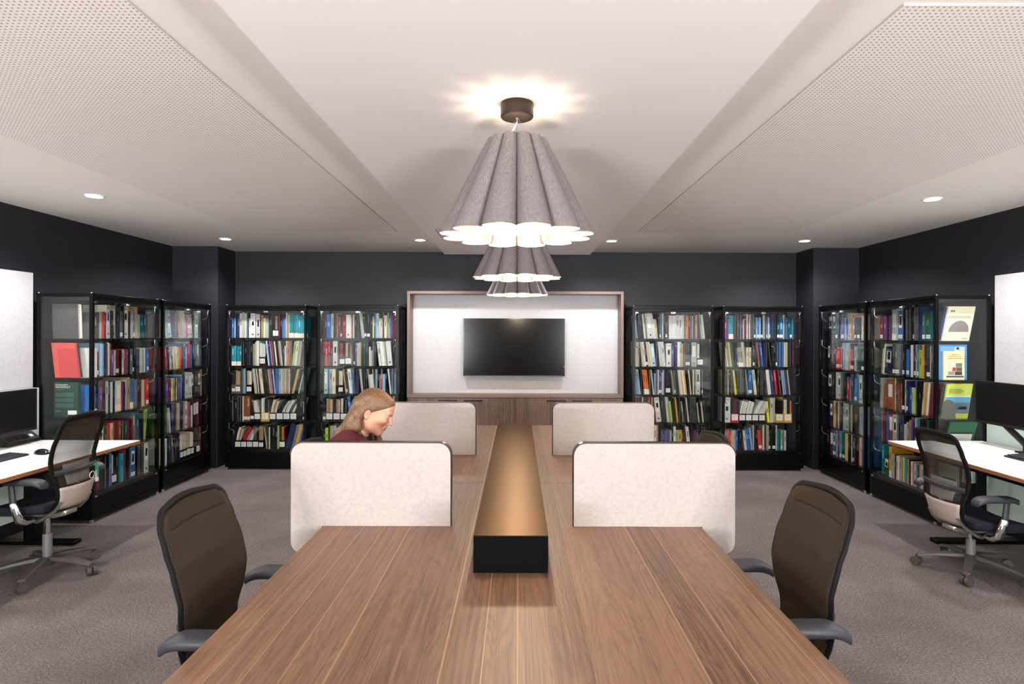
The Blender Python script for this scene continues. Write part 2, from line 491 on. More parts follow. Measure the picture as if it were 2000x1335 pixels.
for i, (x, y) in enumerate(PEN):
    p = pen if i == 0 else copy_tree(pen)
    p.location = (x, y, 0)
    tag(p, PNL[i], 'lamp', 'pleated pendant lamps over the table')
    for nm, z, e, r in (('pendant_lamp_light', CAM_H + .43, PEN_POWER, .12), ('pendant_bulb_light', CAM_H + .70, PEN_POWER * .20, .02)):
        l = bpy.data.lights.new(nm, 'POINT'); l.energy = e; l.color = (1, .80, .58); l.shadow_soft_size = r
        o = bpy.data.objects.new(nm, l); COL.objects.link(o); o.location = (x, y, z if nm != 'pendant_lamp_light' else CAM_H + .402)
        if nm == 'pendant_lamp_light':
            l.shadow_soft_size = .02
# world: soft daylight as fill, through the windows added behind the viewer
wd = bpy.data.worlds.new('daylight'); bpy.context.scene.world = wd; wd.use_nodes = True
bg = wd.node_tree.nodes['Background']; bg.inputs[0].default_value = (.95, .97, 1, 1); bg.inputs[1].default_value = 18.0
for a, b in FILL_WIN:
    l = bpy.data.lights.new('fill_window_portal', 'AREA'); l.shape = 'RECTANGLE'; l.size = b - a; l.size_y = 1.55; l.cycles.is_portal = True
    o = bpy.data.objects.new('fill_window_portal', l); COL.objects.link(o); o.location = ((a + b) / 2, WF - .12, 1.525); o.rotation_euler = (R(90), 0, R(0))


# uplighters added unseen behind the viewer to brighten the ceiling
def fill_uplighter(x, y, label):
    t = empty('fill_uplighter', (x, y, 0), 0, label, 'floor lamp', 'added fill uplighters behind the viewer')
    MB().lathe([(.001, 0), (.15, 0), (.15, .018), (.14, .024), (.001, .024)], 32, cap0=False, cap1=False).build('base', M['black_metal'], t, 40)
    MB().cyl((0, 0, .024), (0, 0, 1.10), .013).build('pole', M['black_metal'], t, 40)
    MB().lathe([(.02, 1.10), (.07, 1.12), (.14, 1.16), (.17, 1.20), (.166, 1.20), (.136, 1.165), (.068, 1.126), (.001, 1.115)], 32, cap0=False, cap1=False).build('bowl_shade', M['white_trim'], t, 50)
    MB().ball((0, 0, 1.14), .02, 14).build('bulb', M['lamp_glow'], t, 180)
    l = bpy.data.lights.new('fill_uplighter_light', 'POINT'); l.energy = UP_POWER; l.color = (1, .965, .94); l.shadow_soft_size = .07
    o = bpy.data.objects.new('fill_uplighter_light', l); COL.objects.link(o); o.location = (x, y, 1.175)
UP_POWER = 660
for x, lab in ((-2.95, 'leftmost'), (-2.2, 'left inner'), (2.2, 'right inner'), (2.9, 'rightmost')):
    fill_uplighter(x, -3.0, 'added black fill uplighter standing unseen behind the viewer, %s of four' % lab)
# ---------------------------------------------------------------- big table
TX0, TX1, TY0, TY1, TZ = -.83, .787, 1.23, 5.53, .735
TC = (TX0 + TX1) / 2
t = empty('long_table', (0, 0, 0), 0, 'long walnut veneer shared work table running down the middle of the room', 'table')
for y0, y1 in ((TY0, 3.378), (3.381, TY1)):
    MB().box(TX0, TX1, y0, y1, TZ - .03, TZ).build('table_top', M['table_veneer'], t, bevel=.0015)
MB().box(TX0 + .3, TX1 - .3, TY0 + .25, TY1 - .25, TZ - .07, TZ - .0305).build('table_beam', M['black_metal'], t)
for y in (TY0 + .12, 3.38, TY1 - .12):
    MB().box(TX0 + .12, TX1 - .12, y - .03, y + .03, TZ - .09, TZ - .0305).build('cross_rail', M['black_metal'], t)
    for x in (TX0 + .15, TX1 - .15):
        MB().box(x - .03, x + .03, y - .03, y + .03, 0, TZ - .0905).build('leg', M['black_metal'], t, bevel=.003)
# service box down the middle
t = empty('power_box', (TC, 0, 0), 0, 'long black box with a bronze satin lid along the table centre', 'cable box')
bz0, bz1 = TZ + .0005, TZ + .129
MB().box(-.129, .129, 2.095, 4.745, bz0, bz1 - .003).build('box_body', M['box_black'], t)
MB().box(-.129, .129, 2.095, 4.745, bz1 - .0028, bz1).build('lid', M['box_lid'], t)
# desk screens: outer corner drops below the table edge
def desk_screen(sx, y, label):
    o = empty('desk_screen', (0, 0, 0), 0, label, 'desk divider', 'felt desk dividers on the long table')
    xin, xout = (TC - .262, TC - .948) if sx < 0 else (TC + .262, TC + .955)
    xe = TX0 if sx < 0 else TX1
    zt, zb, zl = CAM_H - .461, TZ + .001, .615
    def shape(d):     # outline inset by d
        r = .052
        a, b = xin + sx * d, xout - sx * d
        top, bot, low = zt - d, zb + d * 0, zl + d
        p = [(a, bot)]
        c = [(a + sx * r, top - r)]
        p += [(a + sx * (r - r * math.cos(q)), top - r + r * math.sin(q)) for q in [PI / 2 * i / 6 for i in range(7)]]
        p += [(b - sx * (r - r * math.sin(q)), top - r + r * math.cos(q)) for q in [PI / 2 * i / 6 for i in range(7)]]
        p += [(b - sx * (r - r * math.cos(q)), low + r - r * math.sin(q)) for q in [PI / 2 * i / 6 for i in range(7)]]
        p += [(xe + sx * .004, low), (xe + sx * .004, bot)]
        return p
    po = shape(0)
    MB().prism(po, y - .0135, y + .0135).build('screen_core', M['black_edge'], o)
    MB().prism(shape(.002), y - .0165, y - .0137).build('felt_face', M['screen_felt'], o)
    MB().prism(shape(.002), y + .0137, y + .0165).build('felt_face', M['screen_felt'], o)
    mb = MB(); e = .0012
    path = po[1:15] if True else po
    pts = [(xin, zb + .001)] + po[1:15]
    rr = []
    for i, p in enumerate(pts):
        q0 = pts[max(i - 1, 0)]; q1 = pts[min(i + 1, len(pts) - 1)]
        dx, dz = q1[0] - q0[0], q1[1] - q0[1]; L = math.hypot(dx, dz); nx, nz = (dz / L, -dx / L)
        if sx > 0: nx, nz = -nx, -nz
        if (p[0] - (xin + xout) / 2) * nx + (p[1] - .85) * nz < 0: nx, nz = -nx, -nz
        rr.append([(p[0] + nx * .0002, y - .0175, p[1] + nz * .0002), (p[0] + nx * .003, y - .0175, p[1] + nz * .003), (p[0] + nx * .003, y + .0175, p[1] + nz * .003), (p[0] + nx * .0002, y + .0175, p[1] + nz * .0002)])
    mb.rings(rr).build('edge_band', M['bronze_edge'], o)
    return o
desk_screen(-1, 2.62, 'pale felt desk divider nearest on the left, in front of the seated person')
desk_screen(1, 2.62, 'pale felt desk divider nearest on the right side of the table')
desk_screen(-1, 4.17, 'pale felt desk divider on the far left, partly behind the seated person')
desk_screen(1, 4.17, 'pale felt desk divider on the far right, behind the near right divider')

# ---------------------------------------------------------------- wall unit with television
u = empty('media_unit', (0, 0, 0), 0, 'walnut wall unit with white pinboard and cupboards on the back wall', 'wall unit')
UX0, UX1, UY, UZ = -1.318, 1.263, 7.26, 2.075
f = MB().box(UX0, UX0 + .032, UY, WB - .002, .84, UZ).box(UX1 - .032, UX1, UY, WB - .002, .84, UZ).box(UX0 + .032, UX1 - .032, UY, WB - .002, UZ - .032, UZ)
f.build('surround', M['joinery_edge'], u)
MB().box(UX0, UX1, UY - .005, WB - .002, .806, .8395).build('ledge', M['joinery_edge'], u, bevel=.002)
MB().box(UX0 + .0325, UX1 - .0325, 7.49, WB - .002, .84, UZ - .0325).build('pinboard', M['pinboard_felt'], u)
MB().box(UX0 + .01, UX1 - .01, UY + .022, WB - .016, .08, .8055).build('carcass', M['joinery_veneer'], u)
MB().box(UX0 + .03, UX1 - .03, UY + .06, WB - .016, 0, .0795).build('kick_plinth', M['black_plastic'], u)
xs = [UX0 + .003, -.673, -.030, .616, UX1 - .003]
hx = [(-.942, -.714), (-.642, -.418), (.348, .577), (.647, .878)]
for i in range(4):
    d = MB().box(xs[i] + .002, xs[i + 1] - .002, UY, UY + .0215, .085, .803).build('door', M['joinery_veneer'], u, bevel=.001)
    h = MB(); a, b = hx[i]
    h.box(a, b, UY - .032, UY - .022, .765, .778).box(a, a + .012, UY - .022, UY - .0005, .765, .778).box(b - .012, b, UY - .022, UY - .0005, .765, .778)
    h.build('handle', M['black_metal'], d)
tv = empty('television', (0, 0, 0), 0, 'black wall-mounted television on the white pinboard of the back wall', 'television')
tx0, tx1, tz0, tz1 = -.659, .573, 1.053, 1.755
MB().box(tx0, tx1, 7.405, 7.445, tz0, tz1).build('casing', M['black_plastic'], tv, bevel=.004)
b = MB(); w = .012
b.box(tx0, tx1, 7.398, 7.4045, tz1 - w, tz1).box(tx0, tx1, 7.398, 7.4045, tz0, tz0 + w + .006).box(tx0, tx0 + w, 7.398, 7.4045, tz0 + w + .006, tz1 - w).box(tx1 - w, tx1, 7.398, 7.4045, tz0 + w + .006, tz1 - w)
b.build('bezel', M['black_gloss'], tv)
MB().box(tx0 + w, tx1 - w, 7.4005, 7.4045, tz0 + w + .006, tz1 - w).build('screen', M['screen_glass'], tv)
MB().box(tx0 + .02, tx1 - .02, 7.3975, 7.3979, tz0 + .004, tz0 + .007).build('bottom_strip', M['grey_cover'], tv)
MB().ball((tx1 - .008, 7.397, 1.166), .0035, 8).build('standby_light', M['red_led'], tv)
MB().box(-.25, .17, 7.446, 7.489, 1.25, 1.6).build('wall_bracket', M['black_metal'], tv)

# ---------------------------------------------------------------- pinboards on the side walls
o = MB().box(WL + .0003, -3.955, 1.2, 4.975, 1.1155, 2.05).build('pinboard', M['pinboard_felt'], bevel=.004)
tag(o, 'white felt pinboard on the left wall above the desk', 'pinboard')
o = MB().box(3.905, WR - .0003, 1.2, 4.99, 1.1155, 2.05).build('pinboard', M['pinboard_felt'], bevel=.004)
tag(o, 'white felt pinboard on the right wall above the desk', 'pinboard')

# ---------------------------------------------------------------- side desks
def side_desk(sx, x0, x1, y0, y1, label):
    """x0 front edge (towards the room), x1 back edge"""
    z = .712
    t = empty('side_desk', (0, 0, 0), 0, label, 'desk')
    a, b = min(x0, x1), max(x0, x1)
    MB().box(a, b, y0, y1, z - .0035, z).build('laminate_top', M['white_laminate'], t)
    MB().box(a, b, y0, y1, z - .026, z - .0036).build('ply_core', M['ply_edge'], t)
    MB().box(a + .1, b - .1, y0 + .25, y1 - .25, z - .075, z - .0265).build('under_frame', M['black_metal'], t)
    xc = x1 - sx * .28
    for y in (y0 + .32, y1 - .32):
        MB().box(xc - .04, xc + .04, y - .045, y + .045, .031, z - .0755).build('leg', M['black_metal'], t, bevel=.004)
        MB().box(min(xc - .33 * 1, xc + .33), xc + .33, y - .04, y + .04, .002, .03).build('foot', M['black_metal'], t, bevel=.005)
    MB().box(x1 - sx * .14 - .05, x1 - sx * .14 + .05, y0 + .3, y1 - .3, z - .17, z - .08).build('cable_tray', M['black_metal'], t)
    if sx > 0: MB().cyl((3.295, 4.45, .49), (3.295, 4.45, .636), .042, n=24).build('motor_housing', M['chrome'], t, 40)
    return t
side_desk(-1, -2.99, -3.86, 2.95, 4.83, 'white topped workstation desk with timber edge on the left wall')
side_desk(1, 2.985, 3.74, 2.95, 4.905, 'white topped workstation desk with timber edge on the right wall')

def monitor(sx, x, y0, y1, z0, z1, label):
    """screen faces the room centre; sx the side of the room"""
    t = empty('monitor', (0, 0, 0), 0, label, 'computer monitor')
    d = .035
    MB().box(min(x, x + sx * d), max(x, x + sx * d), y0, y1, z0, z1).build('casing', M['black_plastic'], t, bevel=.005)
    a = x - sx * .0005
    w = .009
    b = MB(); X = (min(a, a - sx * .006), max(a, a - sx * .006))
    b.box(*X, y0, y1, z1 - w, z1).box(*X, y0, y1, z0, z0 + .02).box(*X, y0, y0 + w, z0 + .02, z1 - w).box(*X, y1 - w, y1, z0 + .02, z1 - w)
    b.build('bezel', M['black_plastic'], t)
    p = (min(a, a - sx * .003), max(a, a - sx * .003))
    MB().box(*p, y0 + w, y1 - w, z0 + .02, z1 - w).build('panel', M['monitor_glass'], t)
    # arm
    xb = x + sx * (d + .02); yc = (y0 + y1) / 2
    zc = (z0 + z1) / 2
    am = MB().box(xb - .025, xb + .025, yc - .05, yc + .05, zc - .05, zc + .05)
    am.build('mount_plate', M['black_metal'], t)
    yb = yc - .14
    MB().tube([(xb, yc + .02, zc), (xb, yc + .08, z0 + .06), (xb, yc + .06, z0 + .01), (xb, yb + .03, .79), (xb, yb, .765)], [(.018, .026)] * 5, 10).build('arm', M['black_plastic'], t, 50)
    MB().cyl((xb, yb, .725), (xb, yb, .80), .022).box(xb - .045, xb + .045, yb - .05, yb + .05, .7125, .7245).build('clamp', M['black_metal'], t, 40)
    return t
monitor(-1, -3.70, 4.14, 4.685, .82, 1.135, 'black flat monitor on an arm above the left desk')
monitor(1, 3.60, 4.24, 4.785, .885, 1.207, 'black flat monitor on an arm above the right desk')

def keyboard(x, y0, y1, label, sx):
    t = empty('keyboard', (x, (y0 + y1) / 2, .7125), 0, label, 'keyboard')
    L = (y1 - y0) / 2
    MB().prism([(-.07, 0), (.07, 0), (.07, .02 if sx > 0 else .011), (-.07, .011 if sx > 0 else .02)], -L, L).build('keyboard_body', M['black_plastic'], t, bevel=.003)
    kb = MB()
    n = 16
    for r_ in range(5):
        for c in range(n):
            xx = -.056 + r_ * .0255; yy = -L + .012 + c * (2 * L - .024) / n
            hz = .0155 + .009 * (xx + .07) / .14 * (1 if sx > 0 else -1) + (0 if sx > 0 else .004)
            kb.box(xx, xx + .019, yy, yy + (2 * L - .024) / n - .004, hz - .002, hz + .005)
    kb.build('keys', M['dark_grey_plastic'], t)
    return t
keyboard(-3.45, 3.78, 4.22, 'black keyboard on the left desk', -1)
keyboard(3.47, 3.80, 4.26, 'black keyboard on the right desk', 1)
o = MB().grid(lambda u, v: (-.034 * math.cos(PI * v) * (0.55 + .45 * math.sin(PI * min(max(u, .02), .98))), -.06 + .12 * u, .036 * (math.sin(PI * v) ** .6) * (math.sin(PI * (.04 + .92 * u)) ** .45)), 12, 12).box(-.02, .02, -.045, .045, 0, .004).build('mouse', M['monitor_glass'], None, 70)
o.location = (-3.33, 4.27, .7125); o.rotation_euler = (0, 0, R(70)); tag(o, 'black glossy computer mouse beside the keyboard on the left desk', 'computer mouse')
# desk-top power outlet
t = empty('power_outlet', (-3.815, 4.655, .7125), 0, 'black slanted power outlet block at the back of the left desk', 'power outlet')
MB().prism([(-.05, 0), (.055, 0), (.055, .02), (-.02, .075), (-.05, .075)], -.16, .16).build('outlet_body', M['black_plastic'], t, bevel=.003)
T = Matrix.Translation((.0175, 0, .0475)) @ Matrix.Rotation(R(36.3), 4, 'Y')
MB().box(-.04, .04, -.15, .15, .0005, .003, T).build('face_plate', M['dark_grey_plastic'], t)
for yy in (-.105, -.035, .035):
    s = MB()
    s.box(-.022, .022, yy - .028, yy + .028, .0035, .0055, T)
    s.build('socket', M['black_plastic'], t)
MB().box(-.014, .014, .085, .115, .0035, .006, T).build('usb_port', M['white_plastic'], t)
MB().box(-.06, .075, -.17, .17, -.0, .0006).build('base_plate', M['white_plastic'], t)
# ---------------------------------------------------------------- task chair, faces +x, origin on the floor under the column
def back_x(z):
    """side profile of the back: how far back it is at height z"""
    pts = [(.42, -.160), (.50, -.196), (.58, -.207), (.66, -.192), (.74, -.187), (.82, -.205), (.90, -.234), (.97, -.258), (1.02, -.274)]
    for (z0, x0), (z1, x1) in zip(pts, pts[1:]):
        if z <= z1:
            t = max(0, (z - z0) / (z1 - z0)); t = t * t * (3 - 2 * t) * .5 + t * .5
            return x0 + (x1 - x0) * t
    return pts[-1][1]
def back_hw(z):
    pts = [(.42, .128), (.50, .140), (.60, .166), (.70, .190), (.80, .198), (.90, .194), (.98, .186), (1.02, .180)]
    for (z0, x0), (z1, x1) in zip(pts, pts[1:]):
        if z <= z1:
            t = max(0, (z - z0) / (z1 - z0)); t = t * t * (3 - 2 * t) * .5 + t * .5
            return x0 + (x1 - x0) * t
    return pts[-1][1]
def back_pt(z, s, out=0.0):
    hw = back_hw(z)
    return (back_x(z) + .028 * s * s - out, hw * s, z)

def make_chair(name, label, fabric, hgt=0.0, ah=0.0):
    t = empty(name, (0, 0, 0), 0, label, 'chair', 'mesh backed task chairs')
    h = hgt
    # star base and castors
    hub = MB().lathe([(.001, .06), (.04, .06), (.042, .085), (.034, .115), (.001, .115)], 24, cap0=False, cap1=False)
    hub.build('base_hub', M['cast_metal'], t, 50)
    for k in range(5):
        a = 2 * PI * k / 5 + CH_ROT
        c, s = math.cos(a), math.sin(a)
        rr = []
        for i in range(9):
            u = i / 8; r = .03 + .275 * u; z = .108 - .03 * u * u - .006 * u; w = .033 - .010 * u; th = .017 - .006 * u
            rr.append([(r * c - w * s, r * s + w * c, z - th), (r * c + w * s, r * s - w * c, z - th), (r * c + w * .8 * s, r * s - w * .8 * c, z + th * .6), (r * c - w * .8 * s, r * s + w * .8 * c, z + th * .6)])
        MB().rings(rr).build('base_leg', M['cast_metal'], t, bevel=.004)
        q = MB(); tx, ty = .305 * c, .305 * s
        a2 = a + .9
        wx, wy = math.cos(a2), math.sin(a2)
        for d in (-.017, .017):
            q.cyl((tx + wx * (d - .011), ty + wy * (d - .011), .029), (tx + wx * (d + .011), ty + wy * (d + .011), .029), .0285, n=20)
        q.cyl((tx, ty, .03), (tx, ty, .068), .008, n=10)
        q.build('castor', M['cast_metal'], t, 40)
    MB().cyl((0, 0, .1), (0, 0, .26 + min(h, 0) * .5), .027, n=20).build('column_cover', M['grey_cover'], t, 40)
    MB().cyl((0, 0, .25 + min(h, 0) * .5), (0, 0, .40 + h), .015, n=16).build('gas_column', M['chrome'], t, 40)
    def Z(p): return (p[0], p[1], p[2] + h)
    # mechanism
    m = MB()
    m.rings([[Z((x, y * w, z)) for y, z in ((-1, a), (1, a), (1, b), (-1, b))] for x, w, a, b in ((-.16, .05, .372, .40), (-.08, .06, .352, .40), (.04, .055, .36, .405), (.16, .05, .385, .41))])
    m.build('tilt_mechanism', M['brushed_metal'], t, bevel=.008)
    for sy in (-1, 1):
        MB().tube([Z((-.03, sy * .05, .375)), Z((-.05, sy * .15, .36)), Z((-.09, sy * .165, .375)), Z((-.150, sy * .135, .425)), Z((-.185, sy * .120, .48))], [(.018, .010)] * 5, 10).build('back_yoke', M['brushed_metal'], t, 50)
    # seat
    def seat(u, v):
        s = 2 * v - 1; x = -.135 + .41 * u
        w = .235 * (1 - .10 * (1 - u) ** 2) * (1 - .12 * max(0, u - .8) / .2)
        z = .462 + .014 * s * s - .004 - .05 * max(0, (u - .72) / .28) ** 2 + .01 * (1 - u) ** 3
        return Z((x, s * w, z))
    sm = MB(); sm.grid(seat, 16, 14)
    o = sm.build('seat_cushion', M['seat_fabric'], t, 180)
    md = o.modifiers.new('solid', 'SOLIDIFY'); md.thickness = .052; md.offset = -1
    md = o.modifiers.new('bevel', 'BEVEL'); md.width = .017; md.segments = 3; md.limit_method = 'ANGLE'; md.angle_limit = R(50)
    MB().grid(lambda u, v: Z((-.12 + .36 * u, (2 * v - 1) * .19, .398 + .012 * (2 * v - 1) ** 2 + .0)), 6, 6).build('seat_pan', M['dark_grey_plastic'], t, 180, solid=.012)
    # back: outline frame, woven mesh, lumbar bar, lower shell
    zt = 1.005; zb = .445
    lo = []
    for i in range(15):
        lo.append(back_pt(zb + (zt - .05 - zb) * i / 14, 1.0))
    rt = []
    for i in range(1, 8):
        q = PI / 2 * i / 7
        z = zt - .05 + .05 * math.sin(q) ; s = 1 - .20 * (1 - math.cos(q))
        rt.append((z, s))
    side = [back_pt(zb + (zt - .05 - zb) * i / 14, 1.0) for i in range(15)] + [back_pt(z, s) for z, s in rt]
    top = [back_pt(zt + .012 * (1 - (s / .7) ** 2), s) for s in (.5, .25, 0, -.25, -.5)]
    side = [(p[0] - .007, p[1], p[2]) for p in side]; top = [(p[0] - .007, p[1], p[2]) for p in top]
    full = [Z(p) for p in side] + [Z(p) for p in top] + [Z((p[0], -p[1], p[2])) for p in side[::-1]]
    MB().tube(full, [(.0185, .0095)] * len(full), 10, up=(1, 0, 0)).build('back_frame', M['chair_frame'], t, 60)
    def mesh_pt(u, v):
        s = 2 * v - 1
        z = zb + (zt - zb) * u
        k = 1.0
        if z > zt - .05:
            q = math.asin(min(1, (z - zt + .05) / .05)); k = 1 - .20 * (1 - math.cos(q))
        z2 = z + (.012 * (1 - s * s)) * max(0, (u - .8) / .2)
        p = back_pt(z2, s * k * 1.035)
        return Z((p[0] + .011 - .012 * s ** 8, p[1], p[2]))
    MB().grid(mesh_pt, 36, 16).build('back_mesh', M[fabric], t, 180, solid=.004)
    # top hem band
    def hem(u, v):
        s = (2 * v - 1); z = zt - .055 + .052 * u
        k = 1 - .20 * (1 - math.cos(math.asin(min(1, max(0, (z - zt + .05) / .05)))))
        p = back_pt(z + .012 * (1 - s * s) * u, s * k * 1.0); return Z((p[0] + .0132 - .011 * s ** 8, p[1], p[2]))
    MB().grid(hem, 6, 16).build('top_hem', M['hem_fabric'], t, 180, solid=.001)
    MB().tube([Z(back_pt(.665, s, .018 + .012 * (1 - s * s))) for s in (-1, -.8, -.5, -.2, 0, .2, .5, .8, 1)], [(.017, .008)] * 9, 10, up=(1, 0, 0)).build('lumbar_bar', M['dark_grey_plastic'], t, 60)
    MB().grid(lambda u, v: (lambda p: Z((p[0] - .006, p[1], p[2])))(back_pt(.58 + .13 * u, (2 * v - 1) * .62)), 8, 10).build('lumbar_pad', M['lumbar_clear'], t, 180, solid=.004)
    MB().grid(lambda u, v: Z(back_pt(.428 + .142 * u, (2 * v - 1) * .985, .016 + .012 * (1 - (2 * v - 1) ** 2))), 6, 14).build('lower_back_panel', M['shell_taupe'], t, 180, solid=.012)
    # arms
    for sy in (-1, 1):
        y = sy * .255
        MB().tube([Z((-.06, sy * .19, .385)), Z((-.05, sy * .235, .38)), Z((-.035, sy * .262, .40)), Z((.0, sy * .268, .50)), Z((.015, sy * .268, .60))], [(.014, .014), (.016, .018), (.019, .026), (.015, .022), (.012, .018)], 14).build('arm_post', M['chrome'], t, 60)
        MB().tube([Z((.0, sy * .268, .48)), Z((.015, sy * .268, .612 + ah))], [(.0135, .02), (.012, .018)], 12).build('arm_sleeve', M['dark_grey_plastic'], t, 60)
        def pad(u, v):
            x = -.18 + .26 * u
            w = .046 * (1 - .25 * (2 * u - 1) ** 4) * (1 - .15 * u)
            q = 2 * PI * v
            return Z((x, y + sy * .004 + w * math.copysign(abs(math.cos(q)) ** .5, math.cos(q)), .633 + ah - .022 * max(0, (.25 - u) / .25) ** 2 - .012 * max(0, (u - .8) / .2) ** 2 + .018 * math.copysign(abs(math.sin(q)) ** .6, math.sin(q))))
        rg = [[pad(i / 12, j / 20) for j in range(20)] for i in range(13)]
        MB().rings(rg).build('armrest', M['soft_arm'], t, 60)
    return t
mat('chair_frame', rgb(15, 15, 16), .6, spec=.15)
m = mat('hem_fabric', rgb(46, 36, 26), 0.8, spec=.2)
m = mat('lumbar_clear', rgb(150, 144, 138), 0.35)
m.node_tree.nodes['Principled BSDF'].inputs['Alpha'].default_value = .35
weave('grey_weave', rgb(58, 50, 44), rgb(100, 90, 80), 0.30)
CH_ROT = 0.3
ch = make_chair('task_chair', 'task chair with brown mesh back at the left side of the table, nearest the camera', 'brown_weave', -.012, .032)
ch.location = (-.85, 2.05, 0); ch.rotation_euler = (0, 0, R(-2))
dup(ch, (.825, 2.13, 0), R(182), 'task chair with brown mesh back at the right side of the table, nearest the camera')

CH_ROT = .55
c2 = make_chair('task_chair', 'task chair with taupe lower back panel and a green tag at the left desk', 'grey_weave', .02)
c2.location = (-3.045, 3.95, 0); c2.rotation_euler = (0, 0, R(180))
CH_ROT = .2
c3 = make_chair('task_chair', 'lower task chair with taupe lower back panel at the right desk', 'grey_weave', -.09)
c4 = make_chair('task_chair', 'task chair hidden behind the near left desk divider, with the reading woman seated on it', 'brown_weave', -.06)
c4.location = (-.885, 3.36, 0)
dup(c4, (.93, 3.62, 0), R(186), 'task chair mostly hidden behind the right desk dividers, only its rounded top showing')
c3.location = (3.0, 4.03, 0); c3.rotation_euler = (0, 0, R(2))
# swing tag on the left desk chair
tg = empty('care_tag', (0, 0, 0), 0, 'green and white paper tag looped round the bar of the left desk chair', 'tag')
zz = .665 + .02
xb = -3.045 + .252
MB().tube([(xb + .0, 4.02, zz + .012), (xb + .016, 4.022, zz + .004), (xb + .016, 4.025, zz - .03), (xb + .012, 4.03, zz - .075)], [(.012, .001)] * 4, 6, up=(0, 1, 0)).build('green_band', mat('tag_green', rgb(30, 110, 74), .5), tg, 60)
MB().box(xb + .012, xb + .0135, 4.015, 4.045, zz - .105, zz - .03).build('white_label', M['white_plastic'], tg)
MB().tube([(xb + .012 + .002 * math.sin(2 * PI * i / 20), 3.985 + .022 * math.cos(2 * PI * i / 20), zz - .05 + .022 * math.sin(2 * PI * i / 20)) for i in range(20)], .002, 6, loop=True).build('loop', M['white_plastic'], tg, 60)
# ---------------------------------------------------------------- display cabinets
CW, CD, CH_ = .93, .458, 1.888
SH = [1.513, 1.190, .867, .545, .223]            # top surfaces of the shelves
def make_cabinet():
    t = empty('display_cabinet', (0, 0, 0), 0)
    p = .026
    for x in (0, CW - p):
        for y in (0, CD - p):
            MB().box(x, x + p, y, y + p, .2, CH_ - .03).build('corner_post', M['black_metal'], t)
    MB().box(0, CW, 0, CD, CH_ - .0298, CH_).box(p, CW - p, .004, .024, CH_ - .062, CH_ - .0299).build('top_panel', M['black_metal'], t, bevel=.002)
    MB().box(0, CW, 0, CD, .03, .1998).box(.0, CW, -.006, -.0005, .06, .075).build('plinth', M['black_metal'], t)
    MB().box(p, CW - p, p, CD - p, .2, .2225).build('base_board', M['black_metal'], t)
    MB().box(p, CW - p, CD - .012, CD - .006, .2, CH_ - .03).build('back_panel', M['cab_back'], t)
    for x in (.006, CW - .012):
        MB().box(x, x + .006, p, CD - p, .2, CH_ - .03).build('side_pane', M['clear_glass'], t)
    for a, b in ((p + .002, CW / 2 - .002), (CW / 2 + .002, CW - p - .002)):
        d = MB().box(a, b, .002, .008, .2005, CH_ - .064).build('glass_door', M['clear_glass'], t)
        xh = a + .004 if a < .1 else b - .034
        h = MB().box(xh, xh + .03, -.002, .0015, CH_ - .082, CH_ - .066); h.build('hinge', M['chrome'], d)
        h = MB().box(xh, xh + .03, -.002, .0015, .203, .219); h.build('hinge', M['chrome'], d)
    MB().box(CW / 2 - .026, CW / 2 + .026, -.004, .0015, CH_ - .085, CH_ - .066).cyl((CW / 2, -.004, CH_ - .076), (CW / 2, -.012, CH_ - .076), .011, n=16).build('lock', M['chrome'], t, 40)
    for z in SH[:4]:
        MB().box(p + .003, CW - p - .003, .035, CD - .016, z - .008, z).build('glass_shelf', M['shelf_glass'], t)
    br = MB()
    for i, z in enumerate(SH):
        for s in (-1, 1):
            x = p + .012 if s < 0 else CW - p - .012
            b = MB()
            zt = (SH[i - 1] if i else CH_ - .07) - .012
            b.tube([(x, .02, zt), (x, .02, zt - .05), (x, .03, zt - .07), (x - s * .03, .06, zt - .09)], .0045, 8)
            b.build('shelf_bracket', M['chrome'], t, 60)
    for x in (p / 2, CW - p / 2):
        for y in (p / 2, CD - p / 2):
            MB().cyl((x, y, CH_ + .0002), (x, y, CH_ + .007), .011, n=14).build('corner_cap', M['chrome'], t, 40)
            MB().cyl((x, y, 0), (x, y, .0298), .016, n=14).build('foot', M['chrome'], t, 40)
    return t
mat('cab_back', rgb(34, 34, 36), .5)
m = M['clear_glass'].copy(); m.name = 'shelf_glass'; M['shelf_glass'] = m
for nd in m.node_tree.nodes:
    if nd.type == 'BSDF_TRANSPARENT': nd.inputs[0].default_value = (.82, .92, .88, 1)
FL, FR = -3.483, 3.43
CABS = {  # key: (location, rotation, label, phrase, u -> distance along the shelf, setback)
 'A': ((-3.358, 7.0), 0, 'black glass display bookcase at the left end of the back wall', 'leftmost back-wall bookcase'),
 'B': ((-2.299, 7.0), 0, 'black glass display bookcase on the back wall, just left of the television unit', 'bookcase left of the television'),
 'C': ((1.322, 7.0), 0, 'black glass display bookcase on the back wall, just right of the television unit', 'bookcase right of the television'),
 'D': ((2.357, 7.0), 0, 'black glass display bookcase at the right end of the back wall', 'rightmost back-wall bookcase'),
 'L': ((FL, 4.99), 90, 'black glass display bookcase on the left wall, nearer the desk', 'near left-wall bookcase'),
 'l': ((FL, 5.99), 90, 'black glass display bookcase on the left wall, in the corner by the column', 'far left-wall bookcase'),
 'R': ((FR, 5.93), -90, 'black glass display bookcase on the right wall, nearer the desk', 'near right-wall bookcase'),
 'r': ((FR, 6.94), -90, 'black glass display bookcase on the right wall, in the corner by the column', 'far right-wall bookcase'),
}
SB = .085
cab0 = make_cabinet()
CM = {}
